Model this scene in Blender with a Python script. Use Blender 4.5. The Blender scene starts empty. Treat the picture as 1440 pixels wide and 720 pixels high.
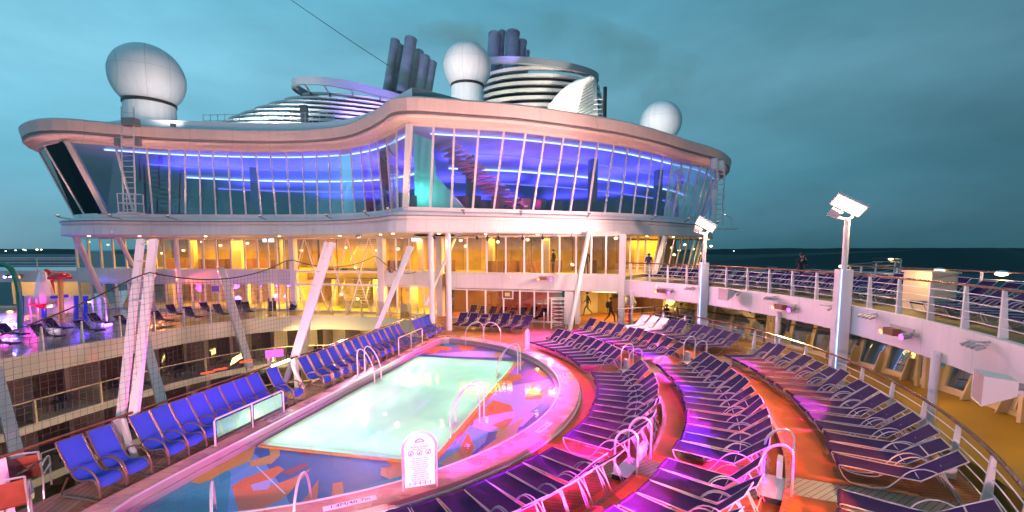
import bpy, math, random
from mathutils import Vector, Matrix
random.seed(7)
R = math.radians
sc = bpy.context.scene
COL = sc.collection
# ---------------------------------------------------------------- camera
EYE = 4.9; PITCH = R(5.5); FPX = 640.0; PY = 350 + FPX*math.tan(PITCH)
cam = bpy.data.objects.new('camera', bpy.data.cameras.new('camera')); COL.objects.link(cam)
cam.location = (0, 0, EYE); cam.rotation_euler = (R(90) - PITCH, 0, 0)
cam.data.lens = 16; cam.data.sensor_width = 36; cam.data.shift_y = (PY - 360)/1440
cam.data.clip_start = .05; cam.data.clip_end = 30000
sc.camera = cam
# ---------------------------------------------------------------- sky
world = bpy.data.worlds.new("World"); sc.world = world; world.use_nodes = True
nt = world.node_tree; N = nt.nodes; L = nt.links
for n in list(N): N.remove(n)
def nd(nt, t, **k):
    n = nt.nodes.new(t)
    for a, v in k.items(): setattr(n, a, v)
    return n
wout = nd(nt, 'ShaderNodeOutputWorld'); wbg = nd(nt, 'ShaderNodeBackground')
sky = nd(nt, 'ShaderNodeTexSky', sky_type='NISHITA'); sky.sun_disc = False
sky.sun_elevation = R(4); sky.sun_rotation = R(-60); sky.air_density = 1.5; sky.ozone_density = 4
tc = nd(nt, 'ShaderNodeTexCoord'); sep = nd(nt, 'ShaderNodeSeparateXYZ'); L.new(tc.outputs['Generated'], sep.inputs[0])
cr = nd(nt, 'ShaderNodeValToRGB')                       # dusk teal, by height above the horizon
e = cr.color_ramp.elements
e[0].position = 0.0; e[0].color = (.055, .20, .27, 1); e[1].position = 1.0; e[1].color = (.05, .28, .46, 1)
for p, c in ((.06, (.085, .255, .35, 1)), (.14, (.085, .285, .39, 1)), (.30, (.155, .40, .53, 1)), (.45, (.105, .345, .47, 1))):
    q = cr.color_ramp.elements.new(p); q.color = c
L.new(sep.outputs['Z'], cr.inputs[0])
# brighter towards the left (where the day went), darker to the right
side = nd(nt, 'ShaderNodeMapRange'); side.inputs[1].default_value = -.75; side.inputs[2].default_value = .75
side.inputs[3].default_value = 1.05; side.inputs[4].default_value = .40
L.new(sep.outputs['X'], side.inputs[0])
mp = nd(nt, 'ShaderNodeMapping'); mp.inputs['Scale'].default_value = (1.2, 1.2, 3.4); L.new(tc.outputs['Generated'], mp.inputs[0])
nz = nd(nt, 'ShaderNodeTexNoise'); nz.inputs['Scale'].default_value = 1.6; nz.inputs['Detail'].default_value = 7; nz.inputs['Roughness'].default_value = .55
L.new(mp.outputs[0], nz.inputs['Vector'])
cl = nd(nt, 'ShaderNodeMapRange'); cl.inputs[1].default_value = .3; cl.inputs[2].default_value = .7; cl.inputs[3].default_value = .74; cl.inputs[4].default_value = 1.18
L.new(nz.outputs[0], cl.inputs[0])
m1 = nd(nt, 'ShaderNodeVectorMath', operation='SCALE'); L.new(cr.outputs[0], m1.inputs[0]); L.new(side.outputs[0], m1.inputs['Scale'])
m2 = nd(nt, 'ShaderNodeVectorMath', operation='SCALE'); L.new(m1.outputs[0], m2.inputs[0]); L.new(cl.outputs[0], m2.inputs['Scale'])
sk = nd(nt, 'ShaderNodeVectorMath', operation='SCALE'); L.new(sky.outputs[0], sk.inputs[0]); sk.inputs['Scale'].default_value = .004
ad = nd(nt, 'ShaderNodeVectorMath', operation='ADD'); L.new(m2.outputs[0], ad.inputs[0]); L.new(sk.outputs[0], ad.inputs[1])
L.new(ad.outputs[0], wbg.inputs[0]); wbg.inputs[1].default_value = 1.38
L.new(wbg.outputs[0], wout.inputs[0])
# ---------------------------------------------------------------- sun (almost gone, behind cloud)
sn = bpy.data.lights.new('sun', 'SUN'); sn.energy = .05; sn.angle = R(20); sn.color = (.8, .9, 1)
so = bpy.data.objects.new('sun', sn); COL.objects.link(so); so.rotation_euler = (R(78), 0, R(-60))
sc.view_settings.view_transform = 'Standard'; sc.view_settings.look = 'None'; sc.view_settings.exposure = .18; sc.view_settings.gamma = 1
sc.cycles.use_denoising = True
sc.cycles.max_bounces = 7; sc.cycles.diffuse_bounces = 3; sc.cycles.glossy_bounces = 3
sc.cycles.transparent_max_bounces = 14; sc.cycles.sample_clamp_indirect = 4; sc.cycles.sample_clamp_direct = 0
sc.cycles.caustics_reflective = False; sc.cycles.caustics_refractive = False
# ---------------------------------------------------------------- helpers
def ray(x, y):
    a = (x-720)/FPX; b = -(y-PY)/FPX; c, s = math.cos(PITCH), math.sin(PITCH)
    return a, c + b*s, b*c - s
def un(x, y, z=0.0):
    r = ray(x, y); t = (z-EYE)/r[2]; return Vector((r[0]*t, r[1]*t, z))
def at(x, y, Y):
    r = ray(x, y); t = Y/r[1]; return Vector((r[0]*t, Y, EYE + r[2]*t))
CX, CY = -6.95, 16.2
def P(r, th, z=0.0):
    return Vector((CX + r*math.cos(R(th)), CY + r*math.sin(R(th)), z))
def UV(u, v, z=0.0):                                       # along / across the canyon rail
    return Vector((-9.3 + .215*u + .977*v, 8 + .977*u - .215*v, z))
UANG = math.atan2(.977, .215)
class MB:
    def __init__(s): s.v = []; s.f = []; s.m = []
    def add(s, vs, fs, mi=0):
        o = len(s.v); s.v += [tuple(p) for p in vs]
        for f in fs: s.f.append([o+i for i in f]); s.m.append(mi)
        return s
    def box(s, c, d, rz=0.0, M=None, mi=0):
        if M is None: M = Matrix.Rotation(rz, 3, 'Z')
        c = Vector(c); x, y, z = [k/2 for k in d]
        vs = [c + M @ Vector((sx*x, sy*y, sz*z)) for sz in (-1, 1) for sx, sy in ((-1, -1), (1, -1), (1, 1), (-1, 1))]
        return s.add(vs, [(3,2,1,0), (4,5,6,7), (0,1,5,4), (1,2,6,5), (2,3,7,6), (3,0,4,7)], mi)
    def beam(s, a, b, w, h, mi=0, up=(0, 0, 1)):
        a = Vector(a); b = Vector(b); d = (b-a); ln = d.length; d.normalize(); up = Vector(up)
        if abs(d.dot(up)) > .99: up = Vector((1, 0, 0))
        y = up.cross(d).normalized(); z = d.cross(y)
        return s.box((a+b)/2, (ln, w, h), M=Matrix((d, y, z)).transposed(), mi=mi)
    def tube(s, pts, r, n=6, closed=False, mi=0, caps=True):
        pts = [Vector(p) for p in pts]; k = len(pts); prev = None; vs = []
        rr = r if isinstance(r, (list, tuple)) else [r]*k
        for i, p in enumerate(pts):
            a = pts[(i-1) % k] if (closed or i) else pts[0]; b = pts[(i+1) % k] if (closed or i < k-1) else pts[-1]
            d = (b-a).normalized()
            if prev is None:
                up = Vector((0, 0, 1)) if abs(d.z) < .9 else Vector((1, 0, 0)); x = d.cross(up).normalized()
            else:
                x = (prev - d*prev.dot(d)).normalized()
            prev = x; y = d.cross(x)
            for j in range(n):
                t = 2*math.pi*j/n; vs.append(p + (x*math.cos(t) + y*math.sin(t))*rr[i])
        fs = []
        for i in range(k if closed else k-1):
            for j in range(n):
                a = i*n+j; b = i*n+(j+1) % n; c = ((i+1) % k)*n+(j+1) % n; d = ((i+1) % k)*n+j; fs.append((a, b, c, d))
        if not closed and caps: fs += [tuple(range(n))[::-1], tuple((k-1)*n+j for j in range(n))]
        return s.add(vs, fs, mi)
    def cyl(s, c, r, h, n=16, r2=None, mi=0):
        c = Vector(c); r2 = r if r2 is None else r2
        vs = [c + Vector((r*math.cos(2*math.pi*i/n), r*math.sin(2*math.pi*i/n), 0)) for i in range(n)] + \
             [c + Vector((r2*math.cos(2*math.pi*i/n), r2*math.sin(2*math.pi*i/n), h)) for i in range(n)]
        return s.add(vs, [(i, (i+1) % n, n+(i+1) % n, n+i) for i in range(n)] + [tuple(range(n))[::-1], tuple(range(n, 2*n))], mi)
    def lathe(s, c, prof, n=24, mi=0, sx=1, sy=1):
        c = Vector(c); k = len(prof)
        vs = [c + Vector((sx*r*math.cos(2*math.pi*j/n), sy*r*math.sin(2*math.pi*j/n), z)) for r, z in prof for j in range(n)]
        fs = [(i*n+j, i*n+(j+1) % n, (i+1)*n+(j+1) % n, (i+1)*n+j) for i in range(k-1) for j in range(n)]
        fs += [tuple(range(n))[::-1], tuple((k-1)*n+j for j in range(n))]
        return s.add(vs, fs, mi)
    def loft(s, curves, mi=0, closed=False):
        n = len(curves[0]); vs = [p for c in curves for p in c]; fs = []
        for i in range(len(curves)-1):
            for j in range(n if closed else n-1):
                fs.append((i*n+j, i*n+(j+1) % n, (i+1)*n+(j+1) % n, (i+1)*n+j))
        return s.add(vs, fs, mi)
    def prism(s, pts, h, mi=0):                             # pts: 3-D polygon, h: extrusion vector
        n = len(pts); h = Vector(h); pts = [Vector(p) for p in pts]
        return s.add(pts + [p+h for p in pts], [tuple(range(n))[::-1], tuple(range(n, 2*n))] + [(i, (i+1) % n, n+(i+1) % n, n+i) for i in range(n)], mi)
    def build(s, name, mat, parent=None, smooth=False):
        me = bpy.data.meshes.new(name); me.from_pydata(s.v, [], s.f)
        for m in (mat if isinstance(mat, (list, tuple)) else [mat]): me.materials.append(m)
        me.polygons.foreach_set('material_index', s.m)
        if smooth: me.shade_smooth() if False else me.polygons.foreach_set('use_smooth', [True]*len(me.polygons))
        me.update()
        import bmesh
        bm = bmesh.new(); bm.from_mesh(me); bmesh.ops.recalc_face_normals(bm, faces=bm.faces); bm.to_mesh(me); bm.free()
        o = bpy.data.objects.new(name, me); COL.objects.link(o)
        if parent: o.parent = parent
        return o
def setbase(root, loc):
    """put a thing's Empty at its base without moving its parts"""
    return root
def tag(o, label, cat, group=None):
    o['label'] = label; o['category'] = cat
    if group: o['group'] = group
    return o
def thing(name, label, cat, loc=(0, 0, 0), rz=0.0, group=None):
    o = bpy.data.objects.new(name, None); COL.objects.link(o); o.location = loc; o.rotation_euler = (0, 0, rz)
    o.empty_display_size = .2
    return tag(o, label, cat, group)
def struct(o, kind='structure'): o['kind'] = kind; return o
def rebase(root, loc):
    """move an Empty to loc and let its children keep their world place"""
    loc = Vector(loc); root.location = loc
    for c in root.children: c.location = Vector(c.location) - loc
def copy_tree(o, parent=None, label=None):
    c = o.copy(); COL.objects.link(c); c.parent = parent
    if label: c['label'] = label
    for ch in o.children: copy_tree(ch, c)
    return c
def spline(ctrl, n):
    """Catmull-Rom through the control points, n samples even in index space"""
    c = [Vector(p) for p in ctrl]; c = [c[0]*2-c[1]] + c + [c[-1]*2-c[-2]]; out = []
    for i in range(n):
        t = i/(n-1)*(len(c)-3); k = min(int(t), len(c)-4); f = t-k
        a, b, d, e_ = c[k:k+4]
        out.append(.5*((2*b) + (d-a)*f + (2*a-5*b+4*d-e_)*f*f + (3*b-a-3*d+e_)*f**3))
    return out
def offset(pts, d):
    out = []
    for i, p in enumerate(pts):
        a = pts[max(i-1, 0)]; b = pts[min(i+1, len(pts)-1)]; t = (b-a); t.z = 0; t.normalize()
        out.append(p + Vector((t.y, -t.x, 0))*d)
    return out
def z_of(pts, z): return [Vector((p.x, p.y, z)) for p in pts]
ORD = ['first','second','third','fourth','fifth','sixth','seventh','eighth','ninth','tenth','eleventh','twelfth','thirteenth','fourteenth','fifteenth','sixteenth','seventeenth','eighteenth','nineteenth','twentieth']
def ordn(i):
    if i < 20: return ORD[i]
    tens = {20: 'twenty', 30: 'thirty', 40: 'forty', 50: 'fifty'}; n = i+1; t = n//10*10
    return (tens[t] + '-' + ORD[n-t-1]) if n-t else {30: 'thirtieth', 40: 'fortieth', 50: 'fiftieth'}[n]
# ---------------------------------------------------------------- materials
def mat(name, col, rough=.5, metal=0.0, noise=0.0, nscale=3.0, bump=0.0, bscale=40.0, emit=None, es=0.0, spec=.5, coat=0.0, col2=None):
    m = bpy.data.materials.new(name); m.use_nodes = True; t = m.node_tree; b = t.nodes['Principled BSDF']
    b.inputs['Base Color'].default_value = (*col, 1); b.inputs['Roughness'].default_value = rough; b.inputs['Metallic'].default_value = metal
    b.inputs['Specular IOR Level'].default_value = spec; b.inputs['Coat Weight'].default_value = coat
    if noise:
        c = nd(t, 'ShaderNodeTexCoord'); n = nd(t, 'ShaderNodeTexNoise'); n.inputs['Scale'].default_value = nscale; n.inputs['Detail'].default_value = 6
        r = nd(t, 'ShaderNodeValToRGB'); r.color_ramp.elements[0].position = .3; r.color_ramp.elements[1].position = .7
        k2 = col2 or tuple(x*(1-noise) for x in col)
        r.color_ramp.elements[0].color = (*k2, 1); r.color_ramp.elements[1].color = (*col, 1)
        t.links.new(c.outputs['Object'], n.inputs['Vector']); t.links.new(n.outputs[0], r.inputs[0]); t.links.new(r.outputs[0], b.inputs['Base Color'])
        rr = nd(t, 'ShaderNodeMapRange'); rr.inputs[3].default_value = max(rough-.12, .03); rr.inputs[4].default_value = min(rough+.12, 1)
        t.links.new(n.outputs[0], rr.inputs[0]); t.links.new(rr.outputs[0], b.inputs['Roughness'])
    if bump:
        c = nd(t, 'ShaderNodeTexCoord'); n = nd(t, 'ShaderNodeTexNoise'); n.inputs['Scale'].default_value = bscale; n.inputs['Detail'].default_value = 4
        q = nd(t, 'ShaderNodeBump'); q.inputs['Strength'].default_value = bump; q.inputs['Distance'].default_value = .02
        t.links.new(c.outputs['Object'], n.inputs['Vector']); t.links.new(n.outputs[0], q.inputs['Height']); t.links.new(q.outputs[0], b.inputs['Normal'])
    if emit:
        b.inputs['Emission Color'].default_value = (*emit, 1); b.inputs['Emission Strength'].default_value = es
    return m
def streak(m, amt=.16, seam=1.9):
    t = m.node_tree; b = t.nodes['Principled BSDF']; K = t.links; src = b.inputs['Base Color'].links[0].from_socket if b.inputs['Base Color'].links else None
    g = nd(t, 'ShaderNodeNewGeometry'); mp_ = nd(t, 'ShaderNodeMapping'); mp_.inputs['Scale'].default_value = (3.2, 3.2, .18); K.new(g.outputs['Position'], mp_.inputs[0])
    n = nd(t, 'ShaderNodeTexNoise'); n.inputs['Scale'].default_value = 1.0; n.inputs['Detail'].default_value = 5; K.new(mp_.outputs[0], n.inputs['Vector'])
    r = nd(t, 'ShaderNodeMapRange'); r.inputs[1].default_value = .32; r.inputs[2].default_value = .62; r.inputs[3].default_value = 1-amt; r.inputs[4].default_value = 1; K.new(n.outputs[0], r.inputs[0])
    w = nd(t, 'ShaderNodeTexWave', wave_type='RINGS', rings_direction='Z', wave_profile='SAW') if False else None
    sx = nd(t, 'ShaderNodeSeparateXYZ'); K.new(g.outputs['Position'], sx.inputs[0])
    a_ = nd(t, 'ShaderNodeMath', operation='ARCTAN2'); ox = nd(t, 'ShaderNodeMath', operation='ADD'); ox.inputs[1].default_value = -CX; oy = nd(t, 'ShaderNodeMath', operation='ADD'); oy.inputs[1].default_value = -CY
    K.new(sx.outputs['X'], ox.inputs[0]); K.new(sx.outputs['Y'], oy.inputs[0]); K.new(oy.outputs[0], a_.inputs[0]); K.new(ox.outputs[0], a_.inputs[1])
    f = nd(t, 'ShaderNodeMath', operation='MULTIPLY'); f.inputs[1].default_value = 18/seam; K.new(a_.outputs[0], f.inputs[0]); fr = nd(t, 'ShaderNodeMath', operation='FRACT'); K.new(f.outputs[0], fr.inputs[0])
    lt = nd(t, 'ShaderNodeMath', operation='LESS_THAN'); lt.inputs[1].default_value = .012; K.new(fr.outputs[0], lt.inputs[0]); ms = nd(t, 'ShaderNodeMath', operation='MULTIPLY'); ms.inputs[1].default_value = .22; K.new(lt.outputs[0], ms.inputs[0])
    sb = nd(t, 'ShaderNodeMath', operation='SUBTRACT'); K.new(r.outputs[0], sb.inputs[0]); K.new(ms.outputs[0], sb.inputs[1])
    sc_ = nd(t, 'ShaderNodeVectorMath', operation='SCALE'); K.new(src, sc_.inputs[0]); K.new(sb.outputs[0], sc_.inputs['Scale']); K.new(sc_.outputs[0], b.inputs['Base Color'])
def glass(name, tint, refl=.12, rough=.02, top=.85):
    m = bpy.data.materials.new(name); m.use_nodes = True; t = m.node_tree
    for n in list(t.nodes): t.nodes.remove(n)
    o = nd(t, 'ShaderNodeOutputMaterial'); mx = nd(t, 'ShaderNodeMixShader'); tr = nd(t, 'ShaderNodeBsdfTransparent'); gl = nd(t, 'ShaderNodeBsdfGlossy')
    tr.inputs[0].default_value = (*tint, 1); gl.inputs['Roughness'].default_value = rough; gl.inputs[0].default_value = (1, 1, 1, 1)
    lw = nd(t, 'ShaderNodeLayerWeight'); lw.inputs[0].default_value = .25
    mr = nd(t, 'ShaderNodeMapRange'); mr.inputs[3].default_value = refl; mr.inputs[4].default_value = top
    t.links.new(lw.outputs['Fresnel'], mr.inputs[0]); t.links.new(mr.outputs[0], mx.inputs[0])
    t.links.new(tr.outputs[0], mx.inputs[1]); t.links.new(gl.outputs[0], mx.inputs[2]); t.links.new(mx.outputs[0], o.inputs[0])
    return m
def emis(name, col, s):
    m = bpy.data.materials.new(name); m.use_nodes = True; t = m.node_tree
    for n in list(t.nodes): t.nodes.remove(n)
    o = nd(t, 'ShaderNodeOutputMaterial'); e_ = nd(t, 'ShaderNodeEmission'); e_.inputs[0].default_value = (*col, 1); e_.inputs[1].default_value = s
    t.links.new(e_.outputs[0], o.inputs[0]); return m
def planks(name, c1, c2, gap=(.03, .015, .01), width=.11, ang=0.0, rough=.5, spec=.25):
    m = bpy.data.materials.new(name); m.use_nodes = True; t = m.node_tree; b = t.nodes['Principled BSDF']; K = t.links; b.inputs['Specular IOR Level'].default_value = spec
    g = nd(t, 'ShaderNodeNewGeometry'); mp_ = nd(t, 'ShaderNodeMapping', vector_type='POINT')
    mp_.inputs['Rotation'].default_value = (0, 0, ang); K.new(g.outputs['Position'], mp_.inputs[0])
    br = nd(t, 'ShaderNodeTexBrick'); br.offset = .37; br.squash = 1
    br.inputs['Scale'].default_value = 1; br.inputs['Mortar Size'].default_value = .006; br.inputs['Brick Width'].default_value = 1.9; br.inputs['Row Height'].default_value = width
    br.inputs['Color1'].default_value = (*c1, 1); br.inputs['Color2'].default_value = (*c2, 1); br.inputs['Mortar'].default_value = (*gap, 1)
    K.new(mp_.outputs[0], br.inputs[0])
    n = nd(t, 'ShaderNodeTexNoise'); n.inputs['Scale'].default_value = 1.3; n.inputs['Detail'].default_value = 8; K.new(g.outputs['Position'], n.inputs['Vector'])
    r = nd(t, 'ShaderNodeMapRange'); r.inputs[1].default_value = .3; r.inputs[2].default_value = .7; r.inputs[3].default_value = .72; r.inputs[4].default_value = 1.12; K.new(n.outputs[0], r.inputs[0])
    s = nd(t, 'ShaderNodeVectorMath', operation='SCALE'); K.new(br.outputs[0], s.inputs[0]); K.new(r.outputs[0], s.inputs['Scale']); K.new(s.outputs[0], b.inputs['Base Color'])
    r2 = nd(t, 'ShaderNodeMapRange'); r2.inputs[1].default_value = .35; r2.inputs[2].default_value = .65; r2.inputs[3].default_value = rough-.2; r2.inputs[4].default_value = rough+.1
    K.new(n.outputs[0], r2.inputs[0]); K.new(r2.outputs[0], b.inputs['Roughness'])
    q = nd(t, 'ShaderNodeBump'); q.inputs['Strength'].default_value = .3; q.inputs['Distance'].default_value = .01; K.new(br.outputs['Fac'], q.inputs['Height']); q.invert = True; K.new(q.outputs[0], b.inputs['Normal'])
    return m
def mesh_uvless_tile(name, c1, c2, size, gap, rough=.35):
    return planks(name, c1, c2, gap, size, 0, rough)
M = {}
M['white'] = mat('white_paint', (.74, .70, .68), .35, noise=.10, nscale=.6)
M['fascia'] = mat('fascia_paint', (.76, .71, .70), .32, noise=.12, nscale=.5)
M['roofp'] = mat('roof_paint', (.72, .60, .55), .4, noise=.12, nscale=.3)
M['dome'] = mat('dome_shell', (.86, .85, .84), .7, noise=.08, nscale=.5)
M['frame'] = mat('lounger_frame', (.40, .36, .37), .4)
for k_ in ('white', 'fascia', 'roofp', 'dome'): streak(M[k_], .07)
M['sling'] = mat('lounger_sling', (.038, .020, .092), .8, spec=.08, noise=.35, nscale=1.5, bump=.25, bscale=180)
M['slinglit'] = mat('floodlit_sling', (.55, .62, .66), .7, bump=.2, bscale=150)  # pale copy of the navy sling, floodlight put into its colour
M['blue'] = mat('blue_sling', (.028, .075, .50), .7, spec=.2, noise=.2, nscale=1.2, bump=.2, bscale=160)
M['bronze'] = mat('bronze_tube', (.20, .14, .11), .3, metal=.6)
M['steel'] = mat('polished_steel', (.80, .72, .74), .32, metal=.7)
M['wood'] = mat('varnished_handrail', (.20, .06, .025), .22, noise=.4, nscale=8, coat=.6)
M['deck'] = planks('deck_boards', (.42, .15, .055), (.31, .10, .035), ang=R(12))
M['decklt'] = planks('pale_boards', (.34, .18, .11), (.27, .14, .085), ang=UANG, width=.13)
M['cross'] = planks('beige_path_boards', (.40, .27, .17), (.34, .23, .15), ang=R(-32), width=.1)
M['orange'] = mat('orange_rubber', (.70, .15, .035), .7, spec=.12, noise=.22, nscale=2.2, bump=.15, bscale=60)
M['coping'] = planks('coping_tiles', (.60, .30, .25), (.52, .26, .22), gap=(.3, .14, .12), width=.3, rough=.34)
M['copingface'] = mat('coping_face', (.66, .36, .36), .35, noise=.1)
M['gutter'] = mat('gutter_steel', (.42, .40, .40), .3, metal=.6)
M['riser'] = mat('riser_face', (.20, .07, .10), .4)
M['yellowdeck'] = mat('promenade_floor', (.34, .20, .03), .6, noise=.25, nscale=.8)
M['cream'] = mat('cream_paint', (.62, .50, .32), .45, noise=.12, nscale=.7)
M['dark'] = mat('dark_grey', (.03, .03, .035), .5)
M['black'] = mat('near_black', (.012, .012, .014), .45)
M['grey'] = mat('mid_grey', (.25, .25, .26), .5, noise=.15)
M['stack'] = mat('exhaust_steel', (.34, .37, .38), .5, metal=.2, noise=.3, nscale=1)
M['inwall'] = planks('interior_wall', (.66, .46, .14), (.30, .19, .05), gap=(.10, .06, .02), width=.55, rough=.6)
M['infloor'] = mat('interior_floor', (.50, .36, .10), .4, noise=.2, nscale=.6)
M['inceil'] = mat('interior_ceiling', (.7, .62, .5), .6)
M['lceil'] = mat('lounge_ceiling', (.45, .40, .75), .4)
M['lwall'] = mat('lounge_wall', (.10, .09, .13), .5, noise=.4, nscale=.4)
M['brown'] = mat('brown_panel', (.22, .10, .05), .4, noise=.3, nscale=1)
M['balc'] = mat('balcony_wall', (.42, .33, .27), .6, noise=.3, nscale=.6)
M['balcfloor'] = mat('balcony_floor', (.10, .08, .06), .6)
M['slabgrey'] = mat('slab_paint', (.50, .47, .42), .5, noise=.14, nscale=.7)
M['gl_up'] = glass('lounge_glass', (.76, .76, .88), .18, .02, .8)
M['gl_end'] = glass('dark_end_glass', (.02, .03, .04), .10, .02, .6)
M['gl_door'] = glass('balcony_door_glass', (.35, .32, .30), .08, .05, .5)
M['gl_mid'] = glass('clear_glass', (.86, .90, .84), .19)
M['gl_low'] = glass('clear_glass_low', (.88, .90, .84), .10)
M['gl_bal'] = glass('balustrade_glass', (.80, .88, .86), .10)
M['gl_scr'] = glass('windscreen_glass', (.55, .80, .85), .22)
M['led'] = emis('blue_led', (.25, .38, 1.0), 6)
M['led2'] = emis('violet_led', (.16, .14, 1.0), 2.2)
M['warm'] = emis('warm_lamp', (1, .70, .32), 7)
M['warmlo'] = emis('warm_lamp_soft', (1, .68, .30), 4)
M['flood'] = emis('flood_face', (1, .78, .50), 3.6)
M['mag'] = emis('magenta_lamp', (1, .03, .80), 12)
M['redl'] = emis('red_lamp', (1, .11, .03), 10)
M['bluel'] = emis('blue_lamp', (.12, .12, 1), 26)
M['screen'] = emis('lit_screen', (.75, .9, 1.0), 3)
M['redglow'] = emis('red_panel_light', (1, .10, .03), 1.6)
M['pinksign'] = emis('pink_sign_light', (.9, .15, .95), 1.4)
M['tube'] = emis('tube_lamp', (1, .82, .35), 30)
M['poolw'] = mat('pool_tile', (.66, .88, .78), .4, noise=.06, nscale=2)
M['signw'] = mat('sign_white', (.66, .62, .64), .5)
M['ink'] = mat('sign_ink', (.10, .05, .16), .6)
M['redink'] = mat('sign_red', (.6, .05, .12), .6)
M['speaker'] = mat('speaker_shell', (.72, .66, .62), .4)
M['redp'] = mat('red_paint', (.60, .03, .02), .35); M['bluep'] = mat('blue_paint', (.02, .06, .5), .35)
M['greenp'] = mat('green_paint', (.02, .22, .12), .35); M['yelp'] = mat('yellow_paint', (.65, .40, .03), .4)
M['pinkp'] = mat('pink_paint', (.75, .05, .22), .4)
def water_mat(name, tint, bscale, bstr, refl0=.05, rough=.04):
    m = glass(name, tint, refl0, rough, .07); t = m.node_tree
    c = nd(t, 'ShaderNodeNewGeometry'); n = nd(t, 'ShaderNodeTexNoise'); n.inputs['Scale'].default_value = bscale; n.inputs['Detail'].default_value = 3
    q = nd(t, 'ShaderNodeBump'); q.inputs['Strength'].default_value = bstr; q.inputs['Distance'].default_value = .05
    t.links.new(c.outputs['Position'], n.inputs['Vector']); t.links.new(n.outputs[0], q.inputs['Height'])
    for k in t.nodes:
        if k.type in ('BSDF_GLOSSY', 'LAYER_WEIGHT'): t.links.new(q.outputs[0], k.inputs['Normal'])
    return m
M['water'] = water_mat('pool_water', (.86, .98, .96), 1.1, .10, .02)
# lit pool water: translucency mixed in so the lamps give an even pale glow
M['poolwater'] = water_mat('lit_pool_water', (.86, .98, .94), 2.2, .10, .02); t_ = M['poolwater'].node_tree
mxn = [k for k in t_.nodes if k.type == 'MIX_SHADER'][0]; trn = [k for k in t_.nodes if k.type == 'BSDF_TRANSPARENT'][0]
tl_ = nd(t_, 'ShaderNodeBsdfTranslucent'); tl_.inputs[0].default_value = (.74, 1, .90, 1); m2_ = nd(t_, 'ShaderNodeMixShader'); m2_.inputs[0].default_value = .62
nz_ = nd(t_, 'ShaderNodeTexNoise'); nz_.inputs['Scale'].default_value = .45; nz_.inputs['Detail'].default_value = 4; g_ = nd(t_, 'ShaderNodeNewGeometry'); t_.links.new(g_.outputs['Position'], nz_.inputs['Vector'])
cr_ = nd(t_, 'ShaderNodeValToRGB'); cr_.color_ramp.elements[0].position = .35; cr_.color_ramp.elements[0].color = (.58, .88, .74, 1); cr_.color_ramp.elements[1].position = .62; cr_.color_ramp.elements[1].color = (.88, 1, .84, 1); t_.links.new(nz_.outputs[0], cr_.inputs[0]); t_.links.new(cr_.outputs[0], tl_.inputs[0])
t_.links.new(trn.outputs[0], m2_.inputs[1]); t_.links.new(tl_.outputs[0], m2_.inputs[2]); t_.links.new(m2_.outputs[0], mxn.inputs[1])
# ---------------------------------------------------------------- light helpers
def lamp(kind, name, loc, energy, col, target=None, size=.2, sizey=None, cone=60, blend=.3, parent=None):
    l = bpy.data.lights.new(name, kind); l.energy = energy; l.color = col
    if kind == 'AREA':
        l.size = size
        if sizey: l.shape = 'RECTANGLE'; l.size_y = sizey
    else: l.shadow_soft_size = size
    if kind == 'SPOT': l.spot_size = R(cone); l.spot_blend = blend
    o = bpy.data.objects.new(name, l); COL.objects.link(o); o.location = loc
    if target is not None: o.rotation_euler = (Vector(target)-Vector(loc)).to_track_quat('-Z', 'Y').to_euler()
    if parent: o.parent = parent
    return o
#==SECTION:STRUCTURE==
# ================================================================= THE SETTING
def ringpoly(a0, a1, n): return [a0 + (a1-a0)*i/n for i in range(n+1)]
# ---- sea and far land
b = MB(); ns = 48
ring0 = [Vector((12000*math.cos(2*math.pi*i/ns), 12000*math.sin(2*math.pi*i/ns), -32)) for i in range(ns)]
b.add(ring0, [tuple(range(ns))])
sea_m = mat('sea_water', (.010, .035, .05), .55, bump=.7, bscale=.25, spec=.12)
struct(b.build('sea', sea_m))
land_m = mat('far_land', (.012, .030, .032), .9, noise=.5, nscale=.01)
b = MB(); rr_ = random.Random(3)
def land(x0, x1, Y, hmin, hmax, n, depth=900):
    top = []; bot = []; back = []; h = (hmin+hmax)/2
    for i in range(n+1):
        x = x0+(x1-x0)*i/n; h += rr_.uniform(-1, 1)*(hmax-hmin)*.16; h = max(hmin, min(hmax, h))
        yy = Y + 120*math.sin(i*.13); fade = min(1, i/(n*.12), (n-i)/(n*.12))
        bot.append(Vector((x, yy, -33))); top.append(Vector((x, yy+120, -32+(h+32)*max(fade, .05)))); back.append(Vector((x, yy+depth, -33)))
    b.loft([bot, top, back])
land(-6800, -700, 3400, -4, 6, 150); land(300, 9500, 3000, 4, 12, 260); land(330, 3600, 760, 2.5, 6.6, 260, 1500)
struct(b.build('far_shore_terrain', land_m))
# town lights on the far shore
for i, (px, py, s, warm) in enumerate([(22, 352, 5, 0), (33, 351, 5, 0), (36, 352, 4, 1), (52, 351, 6, 1), (58, 351, 5, 1), (1178, 372-3, 4, 1), (1352, 351, 3, 1), (1032, 353, 4, 0), (1036, 361, 4, 0), (8, 353, 4, 1)]):
    p = at(px, py, 2900); bb = MB().lathe(p, [(s*.4, -s*.6), (s, -s*.3), (s, s*.3), (s*.4, s*.6)], 8)
    o = bb.build('shore_light', emis('shore_lamp_%d' % i, (1, .75, .45) if warm else (.85, .95, 1), 6 if warm else 3))
    tag(o, ['pale far shore light beside the harbour crane', 'second pale harbour light on the far shore', 'small warm light next to the pale harbour ones', 'brightest warm light on the far left shore', 'warm light just right of the brightest shore light', 'warm light on the far shore beyond the lamp mast', 'lone warm light high on the wooded far shore', 'pale light on the water edge beside the ship deckhouse', 'low pale light on the water beyond the lounger terrace', 'small warm light at the extreme left of the shore'][i], 'light', 'lights along the far shore')
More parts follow.
